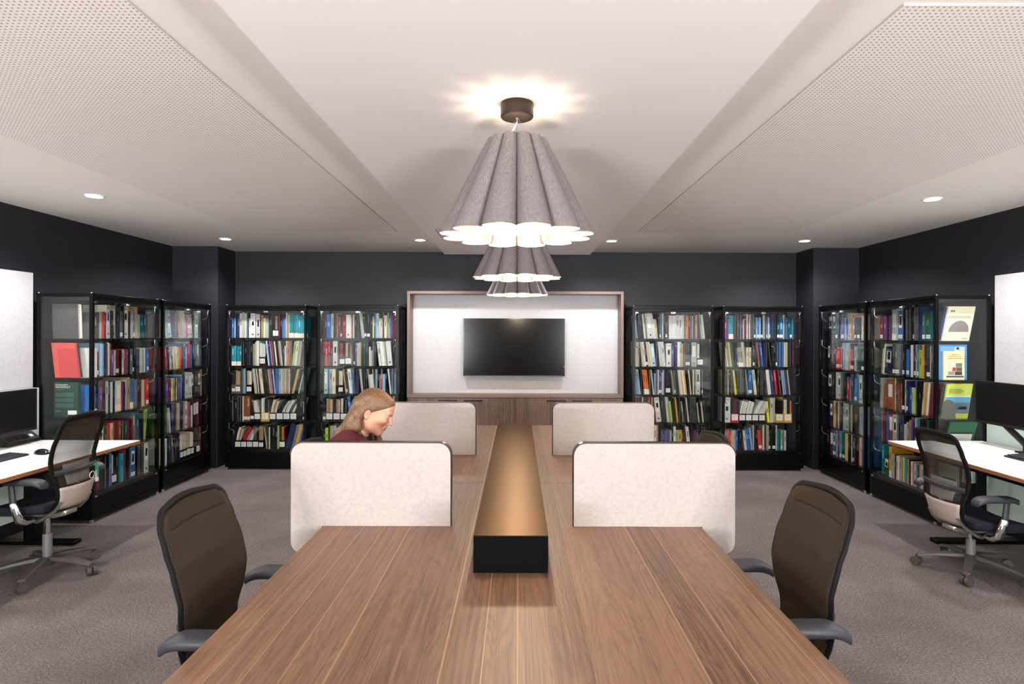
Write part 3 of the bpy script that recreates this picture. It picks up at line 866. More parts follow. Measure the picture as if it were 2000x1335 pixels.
for i, (key, (loc, rz, lab, ph)) in enumerate(CABS.items()):
    c = cab0 if i == 0 else copy_tree(cab0)
    c.location = (loc[0], loc[1], 0); c.rotation_euler = (0, 0, R(rz))
    tag(c, lab, 'bookcase', 'glass display bookcases')
    CM[key] = Matrix.Translation((loc[0], loc[1], 0)) @ Matrix.Rotation(R(rz), 4, 'Z')
def along(key, u, px0, upp):
    """u units of the transcription -> metres along the shelf"""
    x = px0 + u * upp
    loc = CABS[key][0]
    if key in 'ABCD': return (x - 1011) * (7.0 + SB) / 1190 - loc[0]
    if key in 'Ll': return (-FL + SB) * 1190 / (1011 - x) - loc[1]
    return loc[1] - (FR + SB) * 1190 / (x - 1011)
PXU = {'A': (436, .9), 'B': (616, .9), 'C': (1218, .9), 'D': (1396, .9), 'L': (180, 1.198), 'l': (315, 1.199), 'r': (1590, 1.199), 'R': (1690, 1.198)}

# ---------------------------------------------------------------- what stands on the shelves
# token: colour letter, width, height letter (a tall .. f low), flags: * coil bound, _ white spine label, = pale foot band, < > leaning
PAL = {'W': (206, 205, 202), 'w': (178, 176, 166), 'c': (204, 190, 160), 'k': (12, 12, 14), 'K': (10, 10, 14), 'g': (96, 98, 100), 'd': (40, 40, 46), 'G': (26, 76, 54),
       't': (24, 134, 150), 'T': (22, 78, 88), 'b': (40, 98, 164), 'B': (28, 40, 84), 's': (140, 172, 200), 'r': (186, 44, 44), 'R': (104, 30, 44), 'p': (98, 72, 130),
       'm': (190, 84, 128), 'o': (222, 112, 48), 'y': (226, 206, 60), 'Y': (206, 154, 44), 'l': (150, 182, 50), 'n': (140, 76, 44), 'N': (62, 40, 32), 'e': (150, 184, 166), 'u': (186, 150, 112)}
PNAME = {'W': 'white', 'w': 'grey-white', 'c': 'cream', 'k': 'black', 'K': 'black', 'g': 'grey', 'd': 'charcoal', 'G': 'dark green', 't': 'teal', 'T': 'deep teal', 'b': 'blue', 'B': 'navy',
         's': 'pale blue', 'r': 'red', 'R': 'maroon', 'p': 'purple', 'm': 'pink', 'o': 'orange', 'y': 'yellow', 'Y': 'mustard', 'l': 'lime', 'n': 'brown', 'N': 'dark brown', 'e': 'sage green', 'u': 'tan'}
HT = {'a': .292, 'b': .272, 'c': .250, 'd': .228, 'e': .208, 'f': .178}
SHELVES = {
'A': ["8 .6 b4d s3d K2* B6b w6 w5 w4 s2d B2 W4d W10 .2 W9b K2* u4b c4d s2d c3d e3d d7b M13k:Kuk R3b d4b b6d s2d c3 .2 c3b t3b= t3b= t3b= t3b= t3b= t3b= t5c= t3c= t3c= t3c=",
 "8 t6d= t5d= .2 t5d= t5d= K4* K5* k4 k3 K3* B3* k4 c5c* c3b e2 W5 .1 M14k:W s4< B4< m3< R2< g3< d3< c3< k3< N3< w3< w2< d4 W3d w4 o4 g4 p2 l5> W6> w7>",
 "8 M9d:d M14d:u K3* g3 s6* K3* M14k:cw c5< c3< k2< w3< k4< c3<* c5< k6< k5< N3<* c3<* c2<* g2< m2< B4< W2< b9 w5 w3 e4 u3* c3* u3* c3* w3 N4 .6 u3>> Y3>> k5>> k5>> e3>>",
 "8 K6* k6 K5* K5* W2 n7_ n7_ M8k:d M13k:WWW< .3 M18Y:wkdg M13k:wuw> .4 M14k:dw>> M14k:wg>> M14k:wdg>> k6 k6 M5k:W",
 "8 k8 M14k:wuW> M14k:rrw>> M14k:wwg>> M14k:gN M12k:u w3c< k4* c3c k3* k8 k6 w2b* l2b M14k:GoR B6>> B9>> u2>> t4>> o3>> Y4>> b4>>"],
'B': ["8 .2 d3 N5b b9b c6 k3 K3* u2* R2b R5c k3b_ R9b W10b w2c R3b w3b k5 d2 K3* w3< e3< k5<_ k7_ d6 y2c b4 s3 w4 W4d w4d g4 c6b e4* s4d p3 R3b R3b R3b",
 "8 R5 r6 g4 R6 W10 k4* M12k:rk M14k:cNu k4* k3_ p4b e3b c3b u3b k5 G4 d4 K4* W3d w4f g4* d4 W7< W6< w3< w3< W10< d4 g3",
 "8 d3 e9 b4 w7 c8 k6 M12k:cwc c2< R3<_ G4< W8< b4c< g3< K4* B3 w5< k4* d4 w2< W9d< w2< s5* k5 o3d g4 s7d k5 W3< s4* B3* s4*",
 "8 M6d:d M14k:uc M14k:Nuw M13k:wkg b6< k3 c4* u4* c3 R4* R4* w3 w4 k4 w4 k5 n4 w4 d6 w5 k5 w4 w3 d4 w3 k3",
 "8 k5 l5c .1 k2* c8b* w3b t3c c3c o6c k3 N4 c4 w4 k5 b4d R4 w5 k5 g5 c4 w4 d5 k5 w5 B5 k5 c4 k5 w4 k4"],
'C': ["21 s3< d4 d4 w4< g3< w2< W13< W3< w3d< c4d< d4 g3_ g3 s3 N4 N4_ N4 .2 W8b W8b W8b W8b e5b R2b o4b u3b R5b g4b w3b K4* u5b G3 e5< w4<",
 "21 w4 c4 w4 w5< c4< d5<_ c4< y1< w3< s9b< g3 W6< W7< .1 W12b p5c k4 B4 W6 w4 Y4b k5* k5_ k5_ k3 w12 .1 M14k:wkN",
 "21 s5< s6< d3* o7<= o6<= g3 W3< s4c g5* w3 p8_ w3c s3 d4 M14k:NdN e4<* n4c<_ g3< K4<* B3< c3< c4< u4< c4< u4< k2 c3< k3 c4* K3* w3 W11 k3 g3_",
 "21 d5 r3 d6* d5 w3 d6 N5_ r4 N4 w2 R3< W12< d4 K4* w4< w4< l4c< k3 Y4< K4* g4c< k3 w3< K4* K4* K4* K4* w3d< k2 c3d<",
 "21 k6 R5 w4 d6 b4 G4 w5 k5 w4 c5 u4 k5 p4d d4d b5d p3d g4d w2d d5 W5b e4d Y8d N4d k3* w7b< k5 R5d g2d B4 k5 k5 k5"],
'D': ["21 p4d R3d p3d t6b= t5b= d3* R2b d5* d4 g3 B4 w3d R5b w3_ g3 w3 g4* g4* d4c_ s3c b5c_ s3c_ d4_ w5* b3c* g4d_ w3c b3c_ k4* B3* B4 k3 G6c_ b8c_ w4 N3* b4c T4c G5c_ b4c",
 "21 c2< c4< u3< c3< G4< G3< k3 R3d_< s7d<= u6d<= w4< e3< c6d c6d K4* d5c_ d4* n4< B4< b5< B4 d4* K4*< k6 k5 B4_ s2 K4* b4 B4* b4 c4* u3 w3 d4 K4* k4 R4",
 "20 c3 k5* u4 k4 B4* y4< k4* k4* G4* N4* k3 w1< b9_ c6< k5 k5* k5* k4 W8< B4*< B5< r5< k4< R4*< k5< s3< s4*< B4*< k3< w3<",
 "20 W15 M18r:kRd M14k:w> M14k:W> M14k:WW>> .2 M14k:wW> .1 y5c< w7 c4* M18Y:KK M18Y:cdo",
 "20 s3e w2d m4d u4d r5d c3d u5d s4d b4d k5 k4 k3 w6d< b6c< b6c< s3c< c3* B3 k4 r9d<_ c4 G5 c6* k4d_ N4d k9_ W4 t6d G3d e5d_ G3d W6d"],
'L': ["3.5 g6d g5d e4d r3d B5d w6 d4c w7 d4 K2* g5c_ K3* w8 N4c w3c b4c_ u5 e4d T5d B5d R4d",
 "3.5 W7c R3e_ .2 s9* B5* B3 c4* R3 p5d w3d k4d_ R6d_ k2d w4d_ R3d r4d p3d k2 g6d k4_ k4 B5d w5d w3d d3d W4d b4d_",
 "3.5 b3c_ k4c_ K5* p4d R3 K4* W6b d6b W4b k3b b3b W11b= r5c B4c w6b u6 b5b= b4b= g6b d5b N5c c4c Y3c r6c_",
 "4 k6 o5d k3d Y7d G5d r8d c4d n4d R6d n3d k3d g6d G3d R5d k4d R3d g7b T5 k5 k4* l5>",
 "4 k5 R3 d5 K4* t3 K4* b6 M9k:cdk k5 t5c R5b p2 K4* w2 b8_ k3* K4* k4* k3 w8"],
'l': ["6 w3c< s7< .1 B6c* N4< u2< g3< w3<* w4<* m5c< w5c< w4c< d4 e6 k4 k4",
 "6 r4d< k3 s4d< r3d< e4d< c4d< Y5d< .1 r5d R3d b5b w2d r4b W3b b3c k6 N5 B6 k5",
 "7 p6d R5d c4d l4d N4d c4d p3d b3c w3c k3 B4 W5b w8b k6 d5 d6 u4",
 "7 G5 w3c< B5 N4* k3 c6* k4 B5 w5 m5b k4 W3d k6 R8 k4",
 "7 W4b k5 B5 g4< k3 N4c k4 B3 w2 M9k:w M9k:c M10k:c M9k:w k6 M9k:d R5"],
'r': ["10 k8 d6 G5d_ B5d e2d p5d_ w2d s2d b4d u6b u6b k3d_ k4d_ k4d_ k4d_ c3c",
 "10 k6 d5 R4 d5 r4d_ r4d_ r3d_ B4* s2 c4d W3 w3 s3 k2 r4d_ R4d_ e5c T4 R2 G5c d6d_",
 "10 k8 d4> w2 W7 B3 N5* k3 b3c_ r4d w3d T5 b5c_ b4 w6 G4",
 "10 k4 d6 c3 o3 K3* e3 N3 k3 s3 w3 e5 d3 c4* k3* N4 d3 B4 w3* s4",
 "10 k5 R6 b6_ w4 R4 t4_ d5_ w4 y3 k4 w3 B6_ N3 k4 o3 w3 b5"],
'R': ["11 R5d_ p4d R5d p5d e9= w3 b9b_ K3* k5 d4* k4* k4_ g3 K3* B4* B3 G3c_ G4c_ T4c_ G4c_ T4c_ G3c .1",
 "11 w3c> c3> B13c> d4_ g4_ g4_ B4* w3 k4_ b6c_ k4 W3 R3 B5_ s3 g3_ l6c o2 K4* d7_ w3* d4 .1",
 "11 w3 n7d> n13b y6 d4 R4c Y3c k6_ w3 B4_ b6d w3d l5d w3 K4* k5 c3> Y7b> w5>* R6> .1",
 "11 s4 R5 b4 R9 w8b k3 K4* B4 K3* w3e c3d g3d u3c p5 B4c c3* t4* K4* k8 G8 k6 .1",
 "11 t6 G12f> Y6= w3d s3d w3d N4d c4d W3d k3d w5d o2d y2d t5d b2d r4d Y4d k3d W5e m3e w6e e4e T5e u3e W6e R4e k4e W6e r5e u4 W4"],
}
ENDU = {'A': [177.5, 172, 178, 178, 178], 'B': [175.5, 175.5, 175.5, 175.5, 175.5], 'C': [177, 173, 172, 175, 178], 'D': [171, 172, 165, 168, 156],
        'L': [104, 104, 105, 106, 104], 'l': [70, 74, 76, 76, 76], 'r': [81, 81, 81, 81, 81], 'R': [111, 111, 111, 111, 111]}
ORD = ['first', 'second', 'third', 'fourth', 'fifth', 'sixth', 'seventh', 'eighth', 'ninth', 'tenth', 'eleventh', 'twelfth', 'thirteenth', 'fourteenth', 'fifteenth', 'sixteenth', 'seventeenth', 'eighteenth', 'nineteenth', 'twentieth']
TENS = {2: 'twenty', 3: 'thirty', 4: 'forty', 5: 'fifty'}
def ordinal(n):
    if n <= 20: return ORD[n - 1]
    q, r_ = divmod(n, 10)
    return TENS[q] + '-' + ORD[r_ - 1] if r_ else {3: 'thirtieth', 4: 'fortieth', 5: 'fiftieth'}[q]
ROWN = ['top', 'second', 'third', 'fourth', 'bottom']
rnd = random.Random(21)
def tint(c, amt=.12):
    k_ = 1 + rnd.uniform(-amt, amt)
    return lin(tuple(min(1, max(0, v / 255 * k_ + rnd.uniform(-.012, .012))) for v in c)) + (1,)
PAGE = rgb(222, 214, 196)
def book_mesh(kind, w, h, d, colr, flags):
    """spine at y=0 facing -y, thickness along x, base at z=0"""
    b = MB(); x0, x1 = -w / 2, w / 2
    if kind in ('book', 'hardback', 'ring_binder'):
        t = min(.003, w * .16)
        b.c = colr
        b.box(x0, x1, 0, t, 0, h); b.box(x0, x0 + t, t, d, 0, h); b.box(x1 - t, x1, t, d, 0, h)
        b.c = PAGE
        top = h - (.03 if kind == 'ring_binder' else .004)
        b.box(x0 + t, x1 - t, t, d - .006, .003, top)
        if w > .017 and rnd.random() < .62:      # title panel printed on the spine
            lum = sum(colr[:3]) / 3
            b.c = tuple(min(1, v * .35) for v in colr[:3]) + (1,) if lum > .22 else tuple(min(1, v * 2.2 + .12) for v in colr[:3]) + (1,)
            a = rnd.uniform(.45, .6) * h; e = a + rnd.uniform(.16, .34) * h
            b.box(x0 + w * .3, x1 - w * .3, -.0004, 0, a, min(e, h - .02))
            if rnd.random() < .5: b.box(x0 + w * .12, x1 - w * .12, -.0004, 0, h * .9, h * .92)
        elif kind == 'book' and rnd.random() < .4:
            b.c = tuple(min(1, v * .6 + .25) for v in colr[:3]) + (1,)
            b.box(x0 + .001, x1 - .001, -.0004, 0, h * .82, h * .86)
        if kind == 'ring_binder' and (w >= .056 or colr[1] > .3):
            b.c = (.05, .05, .05, 1)
            b.cyl((0, -.0005, h * .14), (0, .001, h * .14), min(.01, w * .2), n=14)
            b.c = (.7, .7, .68, 1); b.box(x0 + w * .18, x1 - w * .18, -.0004, 0, h * .42, h * .86)
    else:   # softcover report
        t = .0012
        b.c = colr
        b.box(x0, x0 + t, 0, d, 0, h); b.box(x1 - t, x1, 0, d, 0, h)
        if kind == 'slim_report': b.box(x0 + t, x1 - t, 0, .001, 0, h)
        b.c = PAGE
        b.box(x0 + t, x1 - t, .0035, d - .001, .0015, h - .0015)
        if kind != 'slim_report':
            b.c = tuple(v * .7 for v in colr[:3]) + (1,); b.box(x0 + t, x1 - t, .0005, .0034, .001, h - .001)
    if '=' in flags:
        b.c = rgb(226, 220, 206); b.box(x0 - .0002, x1 + .0002, -.0006, d * .5, 0.0003, h * .21)
    return b
def coil_mesh(w, h, colr):
    b = MB(); n = 22
    c = rgb(168, 168, 166) if sum(colr[:3]) < .5 else (.10, .10, .10, 1)
    b.c = colr
    b.tube([(0, -.004, .004), (0, -.004, h - .004)], max(.003, w * .36), 8)
    b.c = c
    for i in range(n):
        z = h * (i + .5) / n
        b.box(-w * .17, w * .17, -.004 - max(.003, w * .36) - .0012, 0.0, z - h * .006, z + h * .006)
    return b
NB = {}; LEFT = []; RECS = []
def kind_of(wu, flags, w, c):
    if '*' in flags: return 'spiral_bound_report'
    if w >= .042: return 'ring_binder'
    if w >= .0265: return 'hardback'
    if w <= .0175: return 'slim_report'
    return 'book'
KW = {'spiral_bound_report': 'coil-bound report', 'ring_binder': 'ring binder', 'hardback': 'hardback', 'slim_report': 'slim report', 'book': 'book', 'magazine_file': 'magazine file', 'booklet': 'booklet'}
def place(Mw, name, me, cat, label, group, shelfkey):
    o = bpy.data.objects.new(name, me); COL.objects.link(o)
    o.matrix_world = Mw
    return tag(o, label, cat, group)
import re
MFM = {}
def magazine_file_mesh(w, colr):
    b = MB(); x0, x1 = -w / 2, w / 2; t = .0025; d = .24; hb = .27; hf = .10
    b.c = colr
    b.box(x0, x1, 0, t, 0, hf); b.box(x0, x1, d - t, d, 0, hb); b.box(x0 + t, x1 - t, t, d - t, 0, .002)
    for x in (x0, x1 - t):
        b.prism([(t, 0), (d - t, 0), (d - t, hb), (d * .62, hb), (t, hf)], x, x + t, 'x')
    return b
def leaf_mesh(w, h, d, colr, lean, bend):
    """floppy booklet curving sideways as it rises"""
    b = MB(); n = 7
    rings = []
    b.c = colr
    for i in range(n + 1):
        u = i / n; z = h * u; dx = h * (math.tan(lean) * u + bend * u * u)
        rings.append([(dx - w / 2, 0, z), (dx + w / 2, 0, z), (dx + w / 2, d, z), (dx - w / 2, d, z)])
    b.rings(rings)
    if w > .006:
        b.c = tuple(v * .7 for v in colr[:3]) + (1,)
        for s in (-.22, .05, .3):
            r2 = [[(p[0][0] + w / 2 + w * s - .0005, -.0004, p[0][2]), (p[0][0] + w / 2 + w * s + .0005, -.0004, p[0][2]), (p[0][0] + w / 2 + w * s + .0005, 0, p[0][2]), (p[0][0] + w / 2 + w * s - .0005, 0, p[0][2])] for p in rings[1:]]
            b.rings(r2)
    return b
def shelf(key, row, spec):
    px0, upp = PXU[key]
    toks = spec.split()
    u0 = float(toks[0]); toks = toks[1:]
    lo = max(.10 if key == 'L' and row < 3 else .034, along(key, u0, px0, upp)); hi = min(CW - (.13 if key == 'R' else .034), along(key, ENDU[key][row], px0, upp))
    items = []
    us = u0
    for tk in toks:
        if tk[0] == '.': items.append(('gap', float(tk), None, None, None)); us += float(tk); continue
        mt = re.match(r'(M?)([\d.]*)(\w?)', tk)
        if tk[0] == 'M':
            mt = re.match(r'M([\d.]+)(\w):(\w+)([<>]*)', tk)
            items.append(('file', float(mt[1]), mt[2], mt[3], mt[4])); us += float(mt[1]); continue
        mt = re.match(r'([A-Za-z])([\d.]+)([a-f]?)([*_=<>]*)', tk)
        items.append(('bk', float(mt[2]), mt[1], mt[3] or 'a', mt[4])); us += float(mt[2])
    tot = us - u0; sc_ = (ENDU[key][row] - u0) / tot
    # raw widths follow the transcription, leaning books take the room they need
    u = u0; seq = []
    for it in items:
        a = along(key, u, px0, upp); u += it[1] * sc_; b = along(key, u, px0, upp)
        seq.append([it, abs(b - a)])
    if key in 'Rr': pass
    def layout(f):
        x = lo; out = []; prev = 0.0; prevh = .28
        for it, wr in seq:
            w = max(.0035, wr * f)
            if it[0] == 'gap': x += w; out.append(None); continue
            fl = it[4]
            lean = 0.0
            if it[0] == 'bk':
                n_ = fl.count('>') - fl.count('<'); lean = R(6.2) * (n_ if abs(n_) < 2 else n_ * 1.05)
                h = HT[it[3]]
            else: h = .27
            if lean != prev:
                if lean > prev: x += max(0, math.sin(lean) * 0)      # tops part: nothing needed at the foot
                # room so that neighbours with different tilt do not cut into each other
                d_ = math.tan(prev) - math.tan(lean)
                if d_ > 0: x += d_ * min(h, prevh)
            wx = w * (math.cos(lean) + abs(math.sin(lean)) * .0) if lean else w
            wx = w / math.cos(lean) if lean else w
            out.append((x + wx / 2, w, lean, h)); x += wx + .0004
            prev, prevh = lean, h
        return out, x + max(0, math.tan(prev) * prevh)
    f = 1.0
    for _ in range(12):
        out, end = layout(f)
        over = end - hi
        if over <= 0.001 and f < 1.0: break
        used = sum(w for _, w in seq) * f
        f *= max(.5, (used - over) / used) if over > 0 else 1.0
        if over <= 0: break
    out, end = layout(f)
    Mc = CM[key]; z0 = SH[row] + .0006
    nth = 0
    for (it, wr), q in zip(seq, out):
        if q is None: continue
        nth += 1
        x, w, lean, h0 = q
        jx = rnd.uniform(-.008, .012)
        where = '%s from left, %s shelf, %s' % (ordinal(nth), ROWN[row], CABS[key][3])
        if it[0] == 'bk':
            c = it[2]; fl = it[4]
            kd = kind_of(it[1], fl, w, c)
            h = min(h0 * rnd.uniform(.965, 1.02), (.288 if row else .30)); d = {'a': .212, 'b': .205, 'c': .19, 'd': .165, 'e': .15, 'f': .13}[it[3]]
            colr = tint(PAL[c])
            RECS.append(dict(kind=kd, key=key, row=row, w=w * .985, h=h, d=d, col=colr, fl=fl, lean=lean, x=x, jx=jx, label='%s %s, %s' % (PNAME[c], KW[kd], where),
                             T=Mc @ Matrix.Translation((x, SB + jx, z0 + (w / 2) * abs(math.sin(lean)))) @ Matrix.Rotation(lean, 4, 'Y')))
        else:
            colr = tint(PAL[it[2]] if it[2] != 'd' else (90, 80, 66), .05)
            fw = w * .985
            Tm = Mc @ Matrix.Translation((x, SB + .0, z0))
            o = place(Tm, 'magazine_file', magazine_file_mesh(fw, colr).mesh('magazine_file', M['print']), 'magazine file',
                      '%s labelled magazine file, %s' % (PNAME[it[2]], where), 'magazine files on the shelves', key)
            lb = MB(); lw_ = min(fw * .86, .07); lh = min(.068, lw_ * .98)
            lb.c = rgb(226, 226, 222); lb.box(-lw_ / 2, lw_ / 2, -.001, -.0002, .024, .024 + lh)
            lb.c = rgb(150, 150, 150)
            for r_ in range(4): lb.box(-lw_ * .3, lw_ * (.1 + .2 * rnd.random()), -.0013, -.001, .024 + lh * (.26 + .16 * r_), .024 + lh * (.30 + .16 * r_))
            lo_ = lb.build('label', M['print'], o)
            cs = it[3]; nl = len(cs); sgn = it[4].count('>') - it[4].count('<')
            inner = fw - .009
            reps = cs if nl > 1 else cs
            k_ = max(1, min(5, int(inner / .011)))
            lst = [cs[int(i * nl / k_)] for i in range(k_)] if k_ >= nl else list(cs[:k_])
            lw2 = inner / len(lst) * .8
            for i, cc in enumerate(lst):
                tt = (i + .5) / len(lst)
                xx = -inner / 2 + inner * tt
                hh = rnd.uniform(.25, .285)
                room = fw / 2 - abs(xx)
                # stays upright inside the box and bends over only above its cut-away front
                bend = sgn * (.17 if abs(sgn) == 1 else .20)
                hh = (.262 if not sgn else .245) - .004 * i
                far = CW - .036 - (x + xx + lw2 / 2) if bend > 0 else x + xx - lw2 / 2 - .036
                if abs(bend) * hh > far: bend = math.copysign(max(0, far / hh), bend)
                bm_ = leaf_mesh(lw2, hh, .2, tint(PAL[cc] if cc not in 'Ww' else (228, 223, 216)), 0, bend)
                place(Mc @ Matrix.Translation((x + xx, SB + .006, z0 + .0025)), 'booklet', bm_.mesh('booklet', M['print']), 'booklet',
                      '%s booklet, %s in file %s from left, %s shelf, %s' % (PNAME[cc], ordinal(i + 1), ordinal(nth), ROWN[row], CABS[key][3]), 'booklets in the magazine files', key)
for key, rows in SHELVES.items():
    for row, spec in enumerate(rows):
        shelf(key, row, spec)
# books whose front covers show through the end panes of the two near side bookcases
def cover_item(key, row, x, thick, sb, dep, h, colr, slump, label, name='book', coil=None):
    sg = -1 if key == 'L' else 1
    Mx = CM[key] @ Matrix.Translation((x, sb, SH[row] + .0008))
    S = Matrix.Identity(4); S[1][2] = slump
    b = MB(); t = .0025
    b.c = colr
    xo = thick / 2 * sg
    def vbox(*a): b.box(*a, T=S)
    vbox(-thick / 2, -thick / 2 + t, 0, dep, 0, h); vbox(thick / 2 - t, thick / 2, 0, dep, 0, h)
    if not coil: vbox(-thick / 2 + t, thick / 2 - t, 0, t, 0, h)
    b.c = PAGE; vbox(-thick / 2 + t, thick / 2 - t, t, dep - .003, .002, h - .003)
    o = place(Mx, name, b.mesh(name, M['print']), 'report' if 'report' in name else 'book', label, None, key)
    if coil:
        q = MB(); q.c = coil
        q.tube([S @ Vector((0, -.005, .004)), S @ Vector((0, -.005, h - .004))], thick * .55, 10)
        for i in range(26):
            z = h * (i + .5) / 26
            q.box(xo - .001 if sg > 0 else xo - .0012, xo + .0012 if sg > 0 else xo + .001, -.006, .011, z - h * .008, z + h * .008, T=S)
        q.build('comb_binding', M['print'], o)
    def art(name, items):
        q = MB()
        for c_, p0, p1, z0, z1 in items:
            q.c = c_ if len(c_) == 4 else rgb(*c_)
            e0, e1 = (xo - .0009, xo - .0003) if sg < 0 else (xo + .0003, xo + .0009)
            q.box(e0, e1, p0 * dep, p1 * dep, z0 * h, z1 * h, T=S)
        q.build(name, M['print'], o)
    def text(s_, size, p, z, m_, align='LEFT'):
        me = text_mesh(s_, size, align)
        me.materials.append(m_)
        r_ = Vector((0, 1, 0)) * sg; n_ = Vector((sg, 0, 0))
        T = Matrix.Translation((xo + sg * .0014, p * dep, z * h)) @ Matrix((r_, Vector((0, 0, 1)), n_)).transposed().to_4x4()
        me.transform(S @ T)
        ob = bpy.data.objects.new('lettering', me); COL.objects.link(ob); ob.parent = o
    return o, art, text
def poly_art(o, pts, colr, sg, xo, S, name):
    q = MB(); q.c = colr
    q.prism(pts, xo + sg * .0004, xo + sg * .0012, 'x', T=S)
    return q.build(name, M['print'], o)
cover_item('L', 0, .075, .012, .148, .228, .288, rgb(74, 74, 76), .03, 'charcoal covered report with cream comb binding, facing out, top shelf, near left-wall bookcase', 'spiral_bound_report', rgb(232, 222, 196))
o, art, text = cover_item('L', 1, .07, .013, .14, .212, .288, rgb(206, 84, 82), .12, 'red covered coil-bound report, facing out, second shelf, near left-wall bookcase', 'spiral_bound_report', (.03, .03, .03, 1))
art('inner_panel', [((190, 70, 72), .04, .80, .0, .84)])
o, art, text = cover_item('L', 2, .07, .03, .155, .20, .285, rgb(44, 66, 58), 0, 'dark green hardback with white title lettering, facing out, third shelf, near left-wall bookcase')
text('SCHOLARLY\nMISCONDUCT', .0185, .93, .90, M['ink_white'])
art('blurb_lines', [((86, 112, 104), .18, .93, z, z + .012) for z in (.68, .655, .63, .605, .58, .51, .485, .46, .435, .37, .345, .32, .295, .27)] + [((120, 140, 132), .60, .93, .78, .79), ((120, 140, 132), .70, .93, .15, .17), ((222, 222, 218), .05, .42, .06, .18)])
EX = CW - .115
o, art, text = cover_item('R', 0, EX + .02, .022, .10, .235, .288, rgb(232, 226, 190), .20, 'cream coil-bound report with an arched picture, facing out, top shelf, near right-wall bookcase', 'spiral_bound_report', (.02, .03, .10, 1))
S_ = Matrix.Identity(4); S_[1][2] = .20
poly_art(o, [(.045 + .085 + .085 * math.cos(PI - PI * i / 16), .075 + .095 * math.sin(PI * i / 16)) for i in range(17)], rgb(134, 122, 122), 1, .011, S_, 'arched_picture')
art('printed_marks', [((120, 124, 140), .14, .30, .84, .89), ((150, 146, 120), .44, .82, .82, .825), ((96, 96, 92), .12, .88, .70, .715), ((96, 96, 92), .10, .92, .655, .67), ((60, 60, 60), .72, .92, .06, .075),
                      ((196, 120, 96), .44, .62, .30, .40), ((226, 226, 230), .28, .40, .46, .54), ((90, 96, 130), .52, .66, .48, .55), ((220, 220, 222), .70, .80, .36, .46)])
o, art, text = cover_item('R', 1, EX + .0, .02, .10, .235, .292, rgb(82, 144, 204), 0, 'large pale blue book, facing out behind a cream one, second shelf, near right-wall bookcase')
art('cover_picture', [((196, 206, 214), .55, .92, .72, .94), ((150, 110, 90), .62, .72, .86, .92), ((120, 170, 220), .05, .55, .80, .95), ((196, 214, 228), .82, .92, .10, .3)])
o, art, text = cover_item('R', 1, EX + .026, .016, .125, .172, .238, rgb(238, 224, 170), 0, 'cream book with red title lettering, facing out, second shelf, near right-wall bookcase')
text('Safety and\nHuman Error in\nEngineering Systems', .0155, .55, .86, M['ink_red'], 'CENTER')
art('cover_picture', [((196, 206, 206), .20, .38, .44, .58), ((226, 224, 220), .40, .56, .44, .58), ((120, 120, 116), .58, .88, .44, .58), ((206, 204, 198), .20, .40, .30, .43), ((176, 60, 52), .42, .58, .30, .43), ((86, 88, 90), .60, .88, .30, .43), ((150, 146, 140), .20, .52, .16, .29), ((60, 60, 60), .54, .88, .16, .29), ((56, 70, 120), .12, .96, .08, .135)])
o, art, text = cover_item('R', 2, EX + .014, .024, .105, .225, .288, rgb(206, 214, 92), .16, 'lime and blue coil-bound report, facing out behind a bookend, third shelf, near right-wall bookcase', 'spiral_bound_report', (.02, .02, .02, 1))
art('cover_picture', [((92, 164, 206), .08, .99, .46, .62), ((104, 120, 132), .08, .99, .14, .46), ((236, 236, 226), .08, .99, .62, .645), ((196, 206, 80), .08, .99, .0, .14), ((170, 178, 182), .2, .45, .34, .40), ((150, 160, 166), .6, .9, .26, .34)])
text('Health and safety at\nopencast mines, alluvial\nmines and quarries', .0135, .14, .82, M['ink_black'])
o, art, text = cover_item('R', 3, EX + .012, .02, .11, .225, .29, rgb(40, 104, 66), .30, 'green covered report slumped behind a pale panel, fourth shelf, near right-wall bookcase', 'slim_report')
art('cover_panel', [((236, 236, 230), .10, .92, .0, .70), ((40, 60, 56), .10, .92, .66, .70)])
be = empty('bookend', (0, 0, 0), 0, 'grey metal arched bookend on the third shelf, near right-wall bookcase', 'bookend')
be.matrix_world = CM['R'] @ Matrix.Translation((EX + .032, .165, SH[2] + .0004))
MB().prism([(-.06, 0), (.06, 0)] + [(.052 * math.cos(PI * i / 14), .105 + .05 * math.sin(PI * i / 14)) for i in range(15)], 0, .002, 'x').build('upright_plate', mat('bookend_grey', rgb(88, 86, 80), .5), be)
MB().box(.002, .06, -.06, .06, 0, .0012).build('foot_plate', M['bookend_grey'], be)
